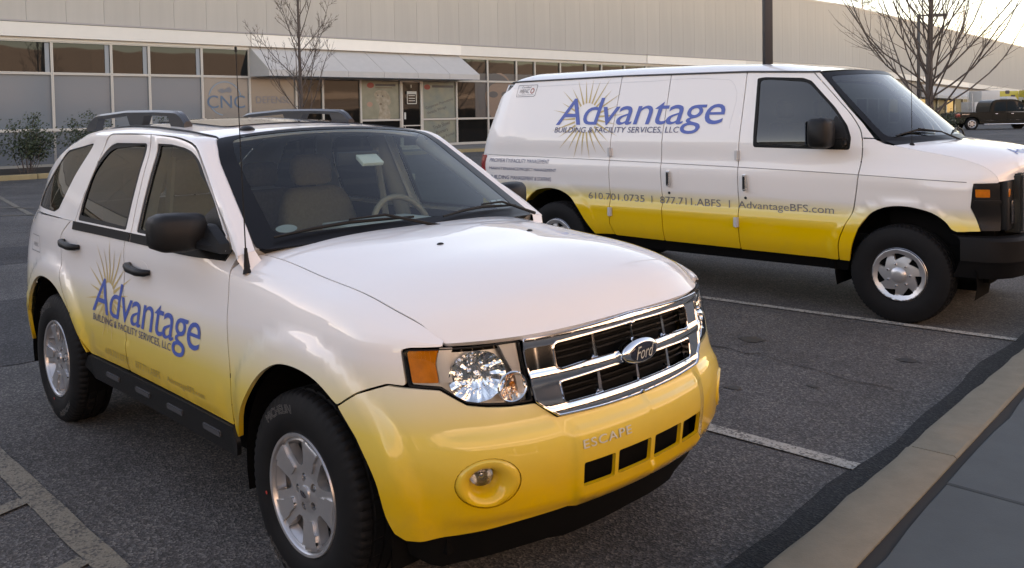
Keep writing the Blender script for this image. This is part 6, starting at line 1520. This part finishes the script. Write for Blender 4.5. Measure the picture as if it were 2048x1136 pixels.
def box_truck(name, label, loc, rz, body, hgt, ln, mat, group=None, marks=()):
    root = empty(name, label, 'truck', loc, rz, group)
    box('cargo_box', -ln, 0, -1.1, 1.1, .75, hgt, mat, root, bevel=.03)
    side_extrude('cab', [(.05, .55), (.05, 2.15), (.3, 2.3), (.85, 2.25), (1.35, 1.45), (2.1, 1.3), (2.2, .55)], -.98, .98, body, root, .05)
    side_extrude('window', [(.3, 1.4), (.35, 2.05), (.8, 2.05), (1.15, 1.45)], -1.0, -.985, G_DARK, root, 0)
    meshob('windshield', [(.9, -.85, 2.2), (.9, .85, 2.2), (1.38, .85, 1.5), (1.38, -.85, 1.5)], [(0, 1, 2, 3)], G_DARK, root)
    for x in (-ln*.7, 1.4): far_wheel(root, x, -.9, .42, .42)
    box('chassis', -ln, 2.0, -.7, .7, .45, .74, M_UNDER, root)
    for i, (x0, z0, x1, z1) in enumerate(marks): flat('print', [rrect(x0, x1, z0, z1, .1)], -1.104-.0005*i, simple('print_dark', (.06, .05, .05), .4), root)
    return root
def build_rest():
    bare_tree('bare_tree', 'slender leafless tree in front of the grey awning', (-18.4, 10.35, .1), 7.6, .055, 30, 2.7, 5, low=.16)
    bare_tree('bare_tree', 'large leafless spreading tree above the van windshield', (-12.1, 39.4, .2), 10.5, .20, 60, 9.6, 11, low=.07, thick=.19)
    # leafless tree on the photographer's side, mirrored in the van windshield
    bare_tree('bare_tree', 'leafless street tree on the pavement in front of the van', (3.6, 9.5, .1), 7.5, .1, 22, 3.0, 21, low=.2)
    for i, (x, y, r, h) in enumerate(((-27.7, 4.35, 1.0, 2.3), (-28.0, 6.1, .8, 1.9), (-28.2, 8.0, 1.0, 2.1), (-28.6, 10.4, .9, 1.9), (-27.9, 2.2, 1.0, 2.0))):
        shrub((x, y, .12), r, h, 30+i, ('bushy dark green shrub, tallest under the leftmost windows', 'thin shrub between the tall shrub and the SUV roof rail', 'leafy shrub in the mulch bed just behind the SUV roof rail', 'leafy shrub in the mulch bed hidden mostly by the SUV roof', 'shrub in the mulch bed cut off by the left photo edge')[i], 2600)
    for i, (x, y) in enumerate(((-17.5, 45.5), (-15.6, 47.3), (-18.6, 47.5), (-14.3, 46.8))):
        o = shrub((x, y, .3), 1.3, 1.5, 60+i, ('dense low shrub just left of the pickup tail', 'dense low shrub behind the pickup tail', 'dense low shrub left of the large tree trunk', 'dense low shrub right beside the pickup bed')[i], 2600); o['group'] = 'shrubs round the large tree'
    lamp_post((-5.82, 13.08, 0), 9.0, .165, 'tall dark square lamp post rising behind the van roof', R(45))
    lamp_post((-20.9, 62.1, .3), 8.15, .17, 'distant dark lamp post with a flat head behind the large tree', R(45), 1.6)
    pickup()
    YL = simple('yellow_truck', (.55, .43, .06), .45); WT = simple('white_truck', (.60, .58, .55), .5)
    box_truck('yellow_truck', 'yellow box truck with dark printing behind the pickup truck', (-21.0, 84.4, .3), R(45), WT, 2.85, 3.2, YL, None, [(-2.9, 2.6, -2.5, 2.85), (-2.2, 2.5, -1.7, 2.7), (-1.2, 2.6, -.8, 2.9), (-2.6, 2.2, -2.2, 2.4), (-.7, 2.3, -.3, 2.5), (-1.6, 2.05, -1.1, 2.2)])
    box_truck('yellow_truck', 'yellow box truck cut by the right edge of the photo', (-17.6, 86.0, .3), R(45), WT, 2.9, 3.0, YL, None, [(-2.6, 2.5, -2.1, 2.8), (-1.6, 2.4, -1.1, 2.6)])
    t = box_truck('white_truck', 'white utility truck with a ladder rack left of the yellow trucks', (-19.9, 77.0, .3), R(45), WT, 1.9, 2.6, WT)
    box('upper_body', -2.0, -.5, -1.0, 1.0, 1.92, 2.8, WT, t, bevel=.03)
    for z in (.9, 1.35, 1.8, 2.25): tube('ladder_rung', [(-2.75, -1.0, z), (-2.75, -.3, z)], .03, WT, t, 5)
    for y in (-1.0, -.3): tube('ladder_rail', [(-2.75, y, .4), (-2.75, y, 2.6)], .035, WT, t, 5)
    pine((-55, 132, 0), 23.5, 'dark pine tree rising behind the roof of the long building')
    for i, (x, y, H) in enumerate(((-43, 140, 19), (-36, 150, 22), (-30, 152, 24), (-72, 120, 24), (-80, 112, 24), (-66, 126, 23), (-48, 138, 19))):
        bare_tree('bare_tree', ('pale leafless tree above the roof right of the pine', 'tall pale leafless tree above the roof near the right photo edge', 'tallest pale leafless tree at the right photo edge', 'pale leafless tree above the roof left of the pine', 'pale leafless tree above the roof behind the tall square lamp post', 'pale leafless tree above the roof where it first meets the sky', 'pale leafless tree close beside the pine')[i], (x, y, 0), H, .22, 24, 6.5, 80+i, low=.25, mat=M_BARKP, detail=2, group='leafless trees behind the long building')
build_ground(); build_storefront(); build_opposite()
build_suv(); build_van(); build_rest()
